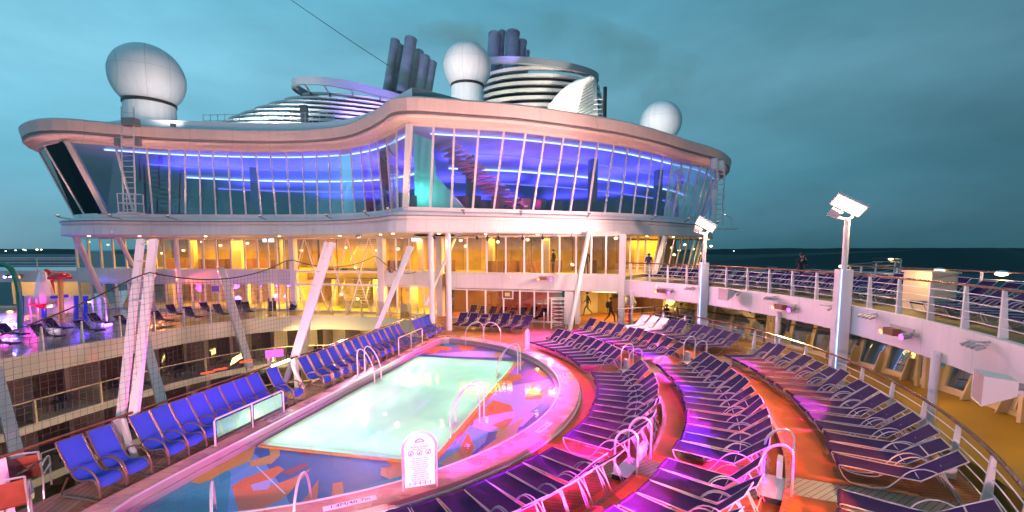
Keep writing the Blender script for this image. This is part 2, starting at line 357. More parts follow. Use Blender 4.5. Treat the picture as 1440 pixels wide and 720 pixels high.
# ---- pool geometry: a D cut by the line v=V0
PCX, PCY = UV(8.6, 4.4).x, UV(8.6, 4.4).y
def rD(ang, Rc, v0):
    d = Vector((math.cos(ang), math.sin(ang)))
    # circle about (CX,CY)
    ox, oy = PCX-CX, PCY-CY; bq = ox*d.x+oy*d.y; cq = ox*ox+oy*oy-Rc*Rc; rc = -bq+math.sqrt(bq*bq-cq)
    dv = d.x*.977 - d.y*.215                                # change of v along the ray
    rl = (v0-4.4)/dv if dv < -1e-4 else 1e6
    k = 14.0                                                # soft minimum rounds the corners
    return (rc**-k + rl**-k)**(-1/k) if rl < 1e5 else rc
def rRect(ang, u0, u1, v0, v1):
    d = Vector((math.cos(ang), math.sin(ang))); du = d.x*.215+d.y*.977; dv = d.x*.977-d.y*.215; t = 1e9
    if du > 1e-6: t = min(t, (u1-8.6)/du)
    if du < -1e-6: t = min(t, (u0-8.6)/du)
    if dv > 1e-6: t = min(t, (v1-4.4)/dv)
    if dv < -1e-6: t = min(t, (v0-4.4)/dv)
    return t
NA = 240
angs = [2*math.pi*i/NA for i in range(NA)]
rect = (3.8, 13.4, 2.12, 6.7)
for du in (rect[0], rect[1]):
    for dv in (rect[2], rect[3]):
        q = UV(du, dv); angs.append(math.atan2(q.y-PCY, q.x-PCX) % (2*math.pi))
angs = sorted(set(round(a, 6) for a in angs))
def outl(fn, z): return [Vector((PCX+fn(a)*math.cos(a), PCY+fn(a)*math.sin(a), z)) for a in angs]
co_out = lambda a: rD(a, 9.3, 1.40); co_in = lambda a: rD(a, 8.62, 1.86); co_g = lambda a: rD(a, 8.50, 1.92)
rc_ = lambda a: rRect(a, *rect); rc_o = lambda a: rRect(a, rect[0]-.10, rect[1]+.10, rect[2]-.09, rect[3]+.13)
# deck boundary as seen from the D centre
bound = [UV(-9, 0), UV(19.6, 0), Vector((-5.5, 29)), Vector((-4.9, 46)), Vector((24, 46))]
bound += [P(17.62, th) for th in (41.5, 38, 34, 30, 25, 20, 15, 10, 5, 0, -5, -10, -15, -20, -25, -30, -35, -40, -45, -50, -56, -62, -70)] + [Vector((-2, -3)), Vector((-11.6, -3))]
def rBound(a):
    d = Vector((math.cos(a), math.sin(a))); best = 1e9; n = len(bound)
    for i in range(n):
        p = bound[i]; q = bound[(i+1) % n]; ex, ey = q.x-p.x, q.y-p.y; den = d.x*ey-d.y*ex
        if abs(den) < 1e-9: continue
        t = ((p.x-PCX)*ey-(p.y-PCY)*ex)/den; s = ((p.x-PCX)*d.y-(p.y-PCY)*d.x)/den
        if t > 0 and -1e-6 <= s <= 1+1e-6: best = min(best, t)
    return best
b = MB(); o1 = outl(co_out, 0); o2 = outl(rBound, 0)
b.loft([o1, o2], closed=True); b.loft([o2, z_of(o2, -.45)], closed=True)
struct(b.build('pool_deck', M['deck']))
# pale boards of the strip by the blue chairs
b = MB(); b.loft([[UV(u, .02, .004) for u in (-9, 20)], [UV(u, 1.0, .004) for u in (-9, 20)]], 0)
struct(b.build('pale_deck_strip', M['decklt']))
# coping, gutter, shallow ledge, basin
b = MB(); b.loft([outl(co_out, .0), outl(co_out, .15)], mi=1, closed=True); b.loft([outl(co_out, .15), outl(co_in, .15)], 0, True)
b.loft([outl(co_in, .15), outl(co_in, -.01)], 2, True)
b.loft([outl(co_in, -.01), outl(co_g, -.01)], 2, True); b.loft([outl(co_g, -.01), outl(co_g, -.14)], 2, True)
struct(b.build('pool_coping', [M['coping'], M['copingface'], M['gutter']]))
b = MB()
for rr2, w in ((9.30, .035),):
    f1 = lambda a: co_out(a)+.012; f2 = lambda a: co_out(a)+.05
    b.loft([outl(f1, .004), outl(f1, .05), outl(f2, .05), outl(f2, .004)], closed=True)
struct(b.build('coping_white_edge_path', mat('white_edging', (.85, .8, .8), .3)))
b = MB(); f1 = lambda a: co_in(a)-.004; f2 = lambda a: co_in(a)+.04
b.loft([outl(f1, .13), outl(f1, .175), outl(f2, .175), outl(f2, .152)], closed=True)
struct(b.build('pool_steel_edge_water_rim', M['steel']))
murc = {'base': (.012, .075, .30), 'sky': (.12, .26, .55), 'teal': (.03, .24, .34), 'orange': (.62, .13, .03), 'ochre': (.55, .26, .03), 'purple': (.17, .05, .32), 'lilac': (.38, .30, .62), 'crim': (.28, .03, .05), 'line': (.62, .60, .70)}
murk = list(murc); murm = [mat('mural_'+k, tuple(min(.85, 1.25*q) for q in murc[k]), .45, noise=.05, nscale=1.2) for k in murk]
b = MB(); b.loft([outl(co_g, -.14), outl(rc_o, -.14)], murk.index('base'), True)
zc = [-.135]
def inD(x, y, inside=True):
    a = math.atan2(y-PCY, x-PCX); r = math.hypot(x-PCX, y-PCY); return r
def clipD(p):
    """keep a mural corner between the basin's rim and the gutter"""
    a = math.atan2(p.y-PCY, p.x-PCX); r = math.hypot(p.x-PCX, p.y-PCY); lo = rc_o(a); hi = co_g(a)-.01
    r = max(lo, min(hi, r)); return Vector((PCX+r*math.cos(a), PCY+r*math.sin(a), 0))
def patch(key, px, step=1):
    z = zc[0]; zc[0] += .0006
    pts = [un(x, y, -.13) for x, y in px]; dense = []
    for i, p in enumerate(pts):
        q = pts[(i+1) % len(pts)]
        for k in range(6): dense.append(clipD(p.lerp(q, k/6)))
    from mathutils.geometry import tessellate_polygon
    vs = [Vector((p.x, p.y, z)) for p in dense]
    b.add(vs, [tuple(t) for t in tessellate_polygon([[Vector((v.x, v.y, 0)) for v in vs]])], murk.index(key))
#==MURAL==
# near part of the ledge
patch('teal', [(150, 740), (250, 672), (300, 645), (330, 655), (318, 740)])
patch('sky', [(300, 645), (372, 618), (400, 650), (440, 740), (318, 740), (325, 665)])
patch('base', [(350, 632), (365, 622), (560, 636), (612, 660), (560, 690), (420, 740), (400, 690), (372, 650)])
patch('sky', [(332, 655), (362, 640), (392, 680), (420, 760), (350, 760)])
patch('ochre', [(268, 678), (300, 655), (345, 632), (362, 622), (352, 648), (318, 662), (306, 668), (298, 674), (280, 680)])
patch('ochre', [(352, 648), (380, 640), (378, 628), (392, 626), (394, 640), (382, 652), (352, 656)])
patch('orange', [(326, 684), (345, 672), (392, 655), (400, 660), (385, 672), (352, 682), (362, 690), (412, 672), (438, 658), (400, 700), (340, 730), (336, 720)])
patch('lilac', [(352, 682), (385, 672), (376, 688), (356, 690)])
patch('crim', [(420, 634), (446, 632), (438, 640), (424, 640)])
patch('crim', [(396, 664), (430, 651), (434, 655), (408, 668)])
patch('line', [(360, 656), (362, 656), (402, 694), (400, 695)])
patch('orange', [(430, 700), (448, 674), (446, 702), (466, 702), (468, 680), (482, 677), (484, 705), (455, 712), (420, 735), (390, 748)])
patch('orange', [(528, 634), (573, 637), (573, 668), (548, 674), (535, 668), (536, 658), (552, 656)])
patch('teal', [(450, 712), (486, 692), (560, 670), (612, 652), (650, 640), (640, 668), (540, 700), (470, 716)])
# right part
patch('sky', [(612, 650), (660, 598), (690, 600), (682, 622), (640, 660)])
patch('ochre', [(620, 652), (640, 636), (668, 640), (700, 615), (730, 600), (724, 616), (690, 640), (640, 664)])
patch('orange', [(644, 635), (658, 608), (668, 630), (662, 640), (650, 644)])
patch('lilac', [(672, 575), (700, 548), (722, 558), (760, 575), (735, 600), (690, 608), (664, 600)])
patch('orange', [(672, 570), (684, 572), (694, 563), (718, 570), (722, 578), (690, 584), (668, 590), (652, 610), (640, 628), (662, 585)])
patch('orange', [(692, 598), (712, 590), (722, 588), (716, 598), (706, 604), (700, 602)])
patch('ochre', [(700, 606), (738, 588), (730, 600), (716, 612), (696, 616)])
patch('lilac', [(696, 546), (780, 530), (790, 556), (758, 576), (722, 560)])
patch('teal', [(745, 580), (790, 545), (782, 565), (760, 582)])
patch('orange', [(738, 562), (748, 542), (756, 552), (766, 556), (760, 562)])
patch('ochre', [(756, 552), (768, 545), (764, 540), (776, 542), (784, 548), (770, 556), (758, 557)])
patch('purple', [(704, 530), (722, 505), (745, 498), (775, 520), (780, 532), (700, 546)])
patch('orange', [(690, 548), (712, 528), (732, 526), (736, 532), (722, 538), (706, 541), (700, 548)])
patch('ochre', [(748, 520), (762, 515), (778, 524), (776, 532), (762, 530)])
patch('orange', [(722, 510), (738, 508), (734, 515), (720, 516)])
# far part
patch('teal', [(735, 498), (720, 490), (700, 487), (650, 484), (640, 481), (620, 482), (625, 487), (700, 494), (726, 504)])
patch('purple', [(580, 498), (610, 487), (690, 489), (722, 500), (722, 505), (660, 503)])
patch('lilac', [(598, 499), (660, 494), (705, 495), (720, 503), (640, 502)])
patch('orange', [(590, 497), (606, 489), (622, 487), (636, 490), (630, 494), (620, 492), (612, 497)])
patch('orange', [(640, 485), (662, 483), (672, 487), (664, 493), (650, 494), (646, 489)])
patch('ochre', [(694, 501), (700, 494), (714, 497), (708, 500), (704, 504)])
struct(b.build('pool_ledge_water_floor', murm))
b = MB(); b.loft([outl(rc_o, -.14), outl(rc_o, -.10), outl(rc_, -.10), outl(rc_, -.16)], 0, True)
struct(b.build('pool_rim_water_edge', mat('rim_orange', (.75, .28, .03), .35)))
b = MB(); b.loft([outl(rc_, -.10), outl(rc_, -1.05)], 0, True)
cs = [UV(rect[0], rect[2], -1.05), UV(rect[1], rect[2], -1.05), UV(rect[1], rect[3], -1.05), UV(rect[0], rect[3], -1.05)]
b.add(cs, [(0, 1, 2, 3)]); struct(b.build('pool_basin', M['poolw']))
b = MB(); ctr = Vector((PCX, PCY, -.035))
b.loft([outl(lambda a: co_g(a)*.999, -.035), outl(rc_, -.035)], closed=True); struct(b.build('ledge_water', M['water']))
b = MB(); ww = [outl(lambda a, k=k: rc_(a)*k, -.035) for k in (1, .7, .4, .1)]
b.loft(ww, closed=True); n_ = len(ww[0]); b.add(ww[-1], [tuple(range(n_))]); struct(b.build('pool_water', M['poolwater']))
# lamps in the basin walls
for u in (5.0, 7.6, 10.2, 12.6):
    for v, s in ((rect[2]+.05, 1), (rect[3]-.05, -1)):
        p = UV(u, v, -.6); lamp('AREA', 'underwater_lamp', p, 13, (.74, 1, .74), target=p+(UV(0, 1)-UV(0, 0))*s + Vector((0, 0, -.15)), size=1.9, sizey=.5)
for v in (3.4, 5.4):
    p = UV(rect[1]-.05, v, -.6); lamp('AREA', 'underwater_lamp', p, 9.5, (.72, 1, .76), target=p-(UV(1, 0)-UV(0, 0)), size=1.6, sizey=.5)
    p = UV(rect[0]+.05, v, -.6); lamp('AREA', 'underwater_lamp', p, 9.5, (.72, 1, .76), target=p+(UV(1, 0)-UV(0, 0)), size=1.6, sizey=.5)
# ---- terraces
TH0, TH1 = -72, 42
def arcs(r, z, a0=TH0, a1=TH1, n=96): return [P(r, a0+(a1-a0)*i/n, z) for i in range(n+1)]
b = MB()
b.loft([arcs(11.8, .0), arcs(11.8, .2)], 1); b.loft([arcs(11.8, .2), arcs(14.5, .2)], 0); b.loft([arcs(14.5, .2), arcs(14.5, .4)], 1)
b.loft([arcs(14.5, .4), arcs(17.6, .4)], 0); b.loft([arcs(17.6, .4), arcs(17.6, -1.2)], 1)
for th in (TH0, TH1):
    b.add([P(11.8, th, 0), P(14.5, th, 0), P(14.5, th, .2), P(11.8, th, .2)], [(0, 1, 2, 3)], 1); b.add([P(14.5, th, 0), P(17.6, th, 0), P(17.6, th, .4), P(14.5, th, .4)], [(0, 1, 2, 3)], 1)
struct(b.build('terrace_floor', [M['deck'], M['riser']]))
b = MB()
b.loft([arcs(11.9, .206), arcs(12.38, .206)]); b.loft([arcs(14.6, .406), arcs(15.35, .406)]); b.loft([arcs(9.42, .006, -58, 60), arcs(9.8, .006, -58, 60)])
b.loft([arcs(11.45, .006), arcs(11.78, .006)]); b.loft([arcs(14.2, .206), arcs(14.48, .206)])
struct(b.build('orange_walkway_path', M['orange']))
def thp(r): return -35.9 + (r-9.9)*.66
b = MB()
for r0, r1, z in ((9.95, 11.79, .012), (11.81, 14.49, .212), (14.51, 17.55, .412)):
    b.loft([[P(r0+(r1-r0)*i/6, thp(r0+(r1-r0)*i/6)-1.75*12/(r0), z) for i in range(7)], [P(r0+(r1-r0)*i/6, thp(r0+(r1-r0)*i/6)+1.75*12/r0, z) for i in range(7)]])
    b.loft([[P(r0+(r1-r0)*i/6, 6-1.9*12/r0, z) for i in range(7)], [P(r0+(r1-r0)*i/6, 6+1.7*12/r0, z) for i in range(7)]])
struct(b.build('cross_path', M['cross']))
# promenade behind the terrace rail, one level lower, with its dark gutter
b = MB(); b.loft([arcs(17.62, -.9, -80, 44), arcs(19.1, -.9, -80, 44)], 0)
struct(b.build('gutter_floor', mat('dark_gloss_gutter', (.012, .010, .008), .15)))
b = MB()
for k in range(46):
    th = -64 + k*2.0 + random.uniform(-.4, .4); b.tube([P(17.75, th, -.80), P(18.4, th+.5, -.76), P(19.05, th+1.3, -.80)], .014, 4)
struct(b.build('gutter_glint_floor', mat('glint_rods', (.55, .34, .06), .3, metal=.7)))  # yellow rods put in for the reflections in the dark gutter
b = MB(); b.loft([arcs(19.1, -.9, -80, 44), arcs(19.1, -.35, -80, 44), arcs(23.2, -.35, -80, 44)], 0)
struct(b.build('promenade_floor', M['yellowdeck']))
#==SECTION:HULL==
# upper deck ring on the right
FR = 18.6
def rout(th): return 23.8 if th < 14 else min(23.8 + (th-14)**1.35*.55, 44)
tt = [-80+i*1.0 for i in range(0, 131)]
b = MB(); tk = [t for t in tt if t <= 43]
inn = lambda z, r=FR: [P(r, t, z) for t in tk]; out_ = lambda z: [P(rout(t), t, z) for t in tk]
b.loft([inn(2.95), out_(2.95)], 0); b.loft([inn(2.05, FR+.25), out_(2.05)], 1)
struct(b.build('upper_deck', [mat('upper_deck_floor', (.26, .19, .07), .5, noise=.25, nscale=.7), M['inceil']]))
b = MB(); b.loft([inn(2.96), inn(2.0), inn(2.0, FR+.25)], 0); b.loft([inn(2.96), inn(2.96, FR+.18)], 0); b.loft([inn(2.96, FR+.18), inn(2.951, FR+.18)], 0)
fsc = b.build('deck_fascia', M['fascia'], smooth=False); tag(fsc, 'long curved pink-lit white fascia along the edge of the upper sun deck', 'deck fascia')
b = MB(); b.loft([[P(rout(t)+.0, t, 2.05) for t in tk], [P(rout(t)+.02, t, 2.96) for t in tk]]); o = b.build('deck_outer_edge', M['white']); tag(o, 'outer seaward edge band of the upper sun deck', 'deck edge')
# cream ceiling beams just visible under the upper deck
b = MB()
for th in range(-60, 42, 3): b.beam(P(FR+.3, th, 1.98), P(23.0, th, 1.98), .16, .14)
tag(b.build('ceiling_beams', M['cream']), 'cream beams under the upper sun deck above the promenade', 'beams')['kind'] = 'structure'
# windscreen along the ship's side: framed leaning panes, each with its bracket
WS = thing('windscreen_wall', 'cream framed glass windscreen leaning outward along the right-hand promenade', 'windscreen', P(23.1, 0, -.35))
c0 = 0
for th in [x*3.1-58 for x in range(0, 32)]:
    if th > 40: break
    a, c = P(23.0, th, -.2), P(23.0, th+2.95, -.2); a2, c2 = P(23.5, th, 2.0), P(23.5, th+2.95, 2.0)
    b = MB()
    for p, q in ((a, c), (a2, c2), (a, a2), (c, c2)): b.beam(p, q, .13, .13)
    b.beam(P(22.98, th, -.3), P(22.98, th+3.1, -.3), .16, .2)
    b.prism([P(22.98, th+.1, -.3), P(22.55, th+.1, -.34), P(22.85, th+.1, .55), P(23.15, th+.1, .5)], P(0, th+90)-P(0, 0)+Vector((-.0, .0, 0)) if False else (.03, .08, 0))
    b.prism([P(23.35, th+.1, 1.35), P(22.95, th+.1, 1.95), P(23.5, th+.1, 2.0)], (.03, .08, 0))
    f = b.build('frame', M['cream'], None); f.parent = WS; f.location = -WS.location
    g = MB().add([a+Vector((0, 0, .05)), c+Vector((0, 0, .05)), c2, a2], [(0, 1, 2, 3)]).build('pane', M['gl_scr']); g.parent = f
b = MB().tube([P(22.85, t, .95) for t in range(-58, 41, 3)], .035, 6); o = b.build('handrail', M['wood'], WS); o.location = -WS.location
for th in (-27, -17.5, -8, 1.5, 11, 21):
    b = MB(); b.beam(P(22.55, th, -.35), P(22.55, th, 2.05), .14, .14); b.beam(P(22.55, th+.8, -.35), P(22.55, th+.8, 2.05), .12, .12)
    tag(b.build('promenade_post', M['cream']), 'cream twin post on the lower promenade, %s from the near end' % ordn([-27, -17.5, -8, 1.5, 11, 21].index(th)), 'post', 'twin posts along the promenade')
# slim white posts that carry the upper deck
def th_at(r, z, px): return min(range(-600, 430), key=lambda k: abs((lambda q: 720+FPX*q.x/(q.y*math.cos(PITCH)-(q.z-EYE)*math.sin(PITCH)))(P(r, k/10, z))-px))/10
for i, th in enumerate((th_at(18.46, 1.0, 1311), -44, th_at(18.46, 1.0, 1093), th_at(18.46, 1.0, 888))):
    b = MB().cyl(P(18.46, th, -.9), .10, 3.15, 14); p = ['closest slim white post under the pink fascia beside the terrace rail', 'slim white post under the fascia at the near right edge', 'slim white post under the fascia in front of the staircase', 'slim white post in front of the yellow-lit entrance'][i]
    tag(b.build('deck_post', M['fascia']), p, 'post', 'posts under the upper deck')
# ---- hull side below the upper deck, down to the sea
b = MB(); b.loft([[P(23.2, t, -.35) for t in range(-80, 45, 3)], [P(23.4, t, -30) for t in range(-80, 45, 3)]]); tag(b.build('hull_side', M['slabgrey']), 'white ship side dropping to the sea below the promenade', 'hull')
#==SECTION:HOUSE==
# ================================================================= THE DECK HOUSE
baseL = [(-28.05, 31.87), (-26.5, 32.3), (-24.6, 32.85), (-20.5, 33.05), (-17, 33.05), (-13.9, 32.7), (-10.3, 31.3), (-7.9, 29.2), (-6.85, 27.8), (-6.3, 27.0)]
topL = [(-29.74, 31.3), (-27.6, 32.5), (-24.9, 33.6), (-21.3, 34.3), (-18, 34.6), (-14.5, 34.3), (-11.1, 33.1), (-8.6, 30.7), (-6.95, 28.5), (-6.2, 27.3)]
baseR = [(-6.1, 26.96), (-3.44, 27.8), (-.88, 28.5), (2.27, 29.6), (6.15, 31.0), (9.54, 33.1), (11.9, 35.2), (15.2, 38.5), (17.6, 42.5), (19, 48)]
topR = [(-5.8, 27.2), (-3.2, 27.85), (-.2, 28.6), (3.0, 30.0), (6.9, 32.1), (10.5, 34.9), (13.2, 37.4), (17.3, 41.0), (20.6, 46), (22, 52)]
baseE = [(-33.2, 40.0), (-33.0, 36.5), (-32.2, 33.9), (-30.2, 32.6), (-28.35, 31.75)]
topE = [(-37.0, 41.5), (-36.4, 37.5), (-34.85, 34.4), (-32.4, 32.4), (-30.0, 31.2)]
ZB, ZT = 7.3, 12.05
sp = lambda c, n, z: [Vector((p.x, p.y, z)) for p in spline([(x, y, 0) for x, y in c], n)]
HOUSE = thing('observation_lounge', 'glazed oval lounge storey with blue ceiling lights, overhanging the pool deck', 'lounge', (0, 30, 5.8))
HL = -Vector(HOUSE.location)
def hp(o): o.parent = HOUSE; o.location = HL; return o
def glazing(base, top, n, mglass, parent_fn, name='window', mw=.11, proud=.05, mm=None):
    Bd = sp(base, 401, ZB); Td = sp(top, 401, ZT); cum = [0]
    for i in range(400): cum.append(cum[-1]+(Bd[i+1]-Bd[i]).length)
    pk = [min(range(401), key=lambda k: abs(cum[k]-cum[-1]*i/n)) for i in range(n+1)]; B = [Bd[k] for k in pk]; T = [Td[k] for k in pk]
    for i in range(n):
        g = parent_fn(MB().add([B[i], B[i+1], T[i+1], T[i]], [(0, 1, 2, 3)]).build(name, mglass))
        m = MB().beam(B[i]-Vector((0, 0, .0)), T[i], mw, .12).build('mullion', mm or M['white']); m.parent = g
    return B, T
BL, TL = glazing(baseL[1:], topL[1:], 21, M['gl_up'], hp)
hp(MB().add([Vector((*baseL[0], ZB)), BL[0], TL[0], Vector((*topL[0], ZT))], [(0, 1, 2, 3)]).build('window', M['gl_up']))
BR, TR = glazing(baseR, topR, 27, M['gl_up'], hp)
BE, TE = glazing(baseE, topE, 5, M['gl_end'], hp)
hp(MB().beam(Vector((*baseL[0], ZB)), Vector((*topL[0], ZT)), .35, .3).build('corner_post', M['roofp']))
hp(MB().beam(Vector((-6.2, 26.85, ZB)), Vector((-5.95, 27.05, ZT)), .3, .3).build('corner_post', M['white']))
allB = sp(baseE, 12, 0)[:-1] + sp(baseL, 44, 0) + sp(baseR, 60, 0)
allT = sp(topE, 12, 0)[:-1] + sp(topL, 44, 0) + sp(topR, 60, 0)
def smooth_pts(p, k):
    for _ in range(k): p = [p[0]] + [(p[i-1]+p[i]*2+p[i+1])/4 for i in range(1, len(p)-1)] + [p[-1]]
    return p
sB = smooth_pts(allB, 1); sT = smooth_pts(allT, 1)
def og(p, d, z): return z_of(smooth_pts(offset(p, d), 1 if abs(d) > .3 else 0), z)
# sill, ledge and white ring beam below the windows
b = MB(); b.loft([og(sB, -.1, ZB+.05), og(sB, .12, ZB+.05), og(sB, .14, 7.12), og(sB, .85, 7.0), og(sB, .95, 6.86), og(sB, .95, 6.62)])
b.loft([og(sB, .95, 6.62), og(sB, .82, 6.60), og(sB, .82, 6.5), og(sB, .95, 6.48), og(sB, 1.0, 5.9), og(sB, .9, 5.82), og(sB, -1.2, 5.8), og(sB, -5.5, 5.8)])
hp(b.build('ring_beam', M['fascia'], smooth=False))
b = MB(); b.loft([og(sB, .965, 6.84), og(sB, 1.0, 6.84), og(sB, 1.0, 6.76), og(sB, .965, 6.76)]); hp(b.build('rubbing_strip', M['grey']))
# roof fascia
b = MB(); b.loft([og(sT, -.15, 12.0), og(sT, .1, 12.02), og(sT, .12, 12.2), og(sT, .75, 12.32), og(sT, .85, 12.42), og(sT, .85, 12.55)], 0)
b.loft([og(sT, .85, 12.55), og(sT, .70, 12.56), og(sT, .70, 12.62), og(sT, .90, 12.64), og(sT, 1.02, 13.30), og(sT, .9, 13.42), og(sT, .3, 13.45)], 0)
hp(b.build('roof_fascia', M['roofp']))
b = MB(); b.loft([og(sT, .87, 12.54), og(sT, .89, 12.54), og(sT, .89, 12.46), og(sT, .87, 12.46)]); hp(b.build('fascia_groove', M['grey']))
rf = og(sT, .3, 13.45); back = [Vector((30*math.cos(R(a))-5, 62+10*math.sin(R(a)), 13.45)) for a in range(0, 181, 20)]
from mathutils.geometry import tessellate_polygon
poly = rf + back
hp(MB().add(poly, [tuple(t) for t in tessellate_polygon([[Vector((v.x, v.y, 0)) for v in poly]])]).build('roof', M['dome']))
# raised white parapet on the concave side
pc = spline([(-31.5, 36, 0), (-28.5, 35.2, 0), (-24, 35.6, 0), (-18, 36.2, 0), (-13, 35.4, 0), (-9.5, 32.8, 0), (-7.2, 29.8, 0), (-6.0, 28.4, 0)], 40)
b = MB(); b.loft([z_of(pc, 13.44), z_of(pc, 14.55), z_of(offset(pc, -.5), 14.62), z_of(offset(pc, -8), 14.62)]); hp(b.build('roof_parapet', mat('parapet_paint', (.78, .80, .80), .4, noise=.08, nscale=.5)))
# floor, ceiling and inner walls of the lounge
bk = smooth_pts(offset(sB, -13), 10)
def inner_at(d, z, src=sT): return z_of(smooth_pts(offset(src, -d), 8+int(d*3)), z)
def fillpoly(pts, z, nm, m, zz=None):
    v = [Vector((p.x, p.y, z)) for p in pts]; return MB().add(v, [tuple(t) for t in tessellate_polygon([[Vector((q.x, q.y, 0)) for q in v]])]).build(nm, m)
far = [Vector((19, 58, 0)), Vector((-33, 58, 0))]
hp(fillpoly([p for p in offset(sB, -.12)] + far, 7.28, 'lounge_floor', M['lwall']))
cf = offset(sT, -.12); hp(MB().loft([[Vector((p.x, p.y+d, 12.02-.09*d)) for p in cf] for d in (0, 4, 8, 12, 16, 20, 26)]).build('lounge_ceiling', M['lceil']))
b = MB(); wall_pts = [Vector((x, y, 0)) for x, y in ((-36, 50), (-30, 54), (-18, 55), (-8, 53), (0, 51), (8, 54), (16, 57))]
b.loft([z_of(wall_pts, 7.3), z_of(wall_pts, 12.0)]); hp(b.build('inner_wall', M['lwall']))
hp(MB().add([Vector((-32.2, 36, 7.3)), Vector((-36, 50, 7.3)), Vector((-36, 50, 12)), Vector((-34.5, 36, 12))], [(0, 1, 2, 3)]).build('inner_wall', M['lwall']))
rg = random.Random(11)
# blue light lines on the lounge ceiling, following the facade
def strip(pts, w, m, name='light_line', z=11.93):
    b = MB(); b.loft([z_of(pts, z), z_of(offset(pts, w), z)]); b.loft([z_of(offset(pts, w), z), z_of(offset(pts, w), z+.07)]); b.loft([z_of(pts, z), z_of(pts, z+.07)]); hp(b.build(name, m))
for cx, (tp, nn) in enumerate(((topL, 40), (topR[:-1], 50))):
    src = sp(tp, nn, 0)
    if cx == 0: cuts = src[2:-3]
    else: cuts = src[2:]
    for d, w, mm in ((1.1, .05, 'led'), (4.8, .07, 'led2'), (9.0, .15, 'led'), (13.5, .12, 'led2')):
        pts = [p+Vector((0, d, 0)) for p in smooth_pts(cuts, 4+int(d))]
        strip(pts, w, M[mm], z=11.93-.09*d)
# unseen area lights added below the ceiling, spreading the light lines' blue
for x, y, sx in ((-25, 37.5, 5), (-20, 38.5, 7), (-14, 38, 6), (-9.5, 36, 5), (-2, 33.5, 6), (4, 35.5, 6), (10, 39.5, 6), (15, 45, 6), (-22, 44, 8), (-13, 44, 8), (-3, 40, 8), (6, 42, 8), (-16, 50, 9), (-4, 48, 9), (8, 49, 9)):
    lamp('AREA', 'ceiling_fill_light', (x, y, 11.0-.09*max(0, y-33)), 330, (.10, .09, 1), target=(x, y, 14), size=sx, sizey=2.2)
# magenta and turquoise pieces inside near the corner
for p, e_, c in (((-3.0, 29.5, 8.2), 80, (1, .03, .35)), ((.6, 30.6, 8.0), 80, (1, .03, .4)), ((-5.2, 27.5, 8.3), 26, (.25, 1, .75)), ((3.5, 34, 8.2), 30, (1, .1, .4))):
    lamp('POINT', 'lounge_accent_lamp', p, e_*2.2, c, size=.15)
M['turq'] = mat('turquoise_sail', (.15, .62, .55), .5)
hp(MB().prism([Vector((-5.9, 28.0, 7.35)), Vector((-2.9, 29.1, 7.35)), Vector((-4.7, 28.5, 9.4)), Vector((-4.9, 28.4, 11.5)), Vector((-5.9, 28.0, 11.8))], (.05, .08, 0)).build('sail_panel', M['turq']))
# ramps and stairs of the lounge, striped
b = MB()
for k in range(17): b.box((-4.3+k*.30, 30.2+k*.07, 11.6-k*.26), (2.3, .35, .10), rz=-.9); b.box((-4.2+k*.30, 31.6+k*.07, 11.2-k*.26), (.5, 2.6, .06), rz=.3)
hp(b.build('stair', mat('stair_pink', (.6, .3, .45), .5)))
for i, (x, y) in enumerate(((-21.6, 38.9), (-9.3, 33.8), (-3.0, 33.2), (6.2, 35.6), (12.8, 40.6))):
    hp(MB().box((x, y, 9.65), (.55, .55, 4.7), rz=.3).build('column', M['lwall']))
b = MB()
for k in range(60):
    t = rg.random(); q = sB[int(12+t*(len(sB)-18))]; d = rg.uniform(1.0, 4.5); nrm = Vector((0, d, 0)); h = rg.uniform(.7, 1.25)
    b.box((q.x+nrm.x, q.y+nrm.y, 7.3+h/2), (rg.uniform(.4, .9), .5, h), rz=rg.random()*3)
hp(b.build('seating', M['dark']))
b = MB()
for k in range(34):
    t = rg.random(); q = sT[int(12+t*(len(sT)-18))]; b.cyl((q.x, q.y+rg.uniform(1.8, 9), 11.95), .09, .04, 8)
hp(b.build('downlight', M['warmlo']))
# uplights on the ledge washing the roof fascia, and small lamps under the ledge
lg = og(sB, 1.75, 7.05); n = len(lg)
for i, k in enumerate([9, 14, 22, 30, 38, 46, 54, 62, 70, 78, 86, 94, 102]):
    if k >= n: break
    p = lg[k]; r_ = thing('ledge_uplight', 'small round uplight on the lounge ledge, %s from the left end' % ordn(i), 'uplight', p, group='uplights along the lounge ledge')
    MB().cyl((0, 0, 0), .10, .10, 10).beam((0, 0, -.02), (0, .9, -.12), .05, .05).build('housing', M['grey'], r_); MB().cyl((0, 0, .101), .07, .01, 10).build('lens', M['warmlo'], r_)
    q = og(sT, 1.0, 13.3)[k]
    lamp('SPOT', 'uplight_beam', (0, 0, .16), 520, (1, .46, .36), size=.06, cone=105, blend=.9, parent=r_).rotation_euler = (Vector((q.x, q.y, q.z))-p).to_track_quat('-Z', 'Y').to_euler()
un2 = og(sB, .6, 5.80)
for i, k in enumerate(range(10, n-6, 7)):
    p = un2[k]; r_ = thing('soffit_lamp', 'round lamp under the lounge overhang, %s from the left end' % ordn(i), 'lamp', p, group='lamps under the lounge overhang')
    MB().cyl((0, 0, -.04), .09, .04, 12).build('lens', M['warm'], r_)
    lamp('SPOT', 'soffit_beam', (0, 0, -.1), 170, (1, .42, .48), size=.1, cone=150, blend=.9, parent=r_)
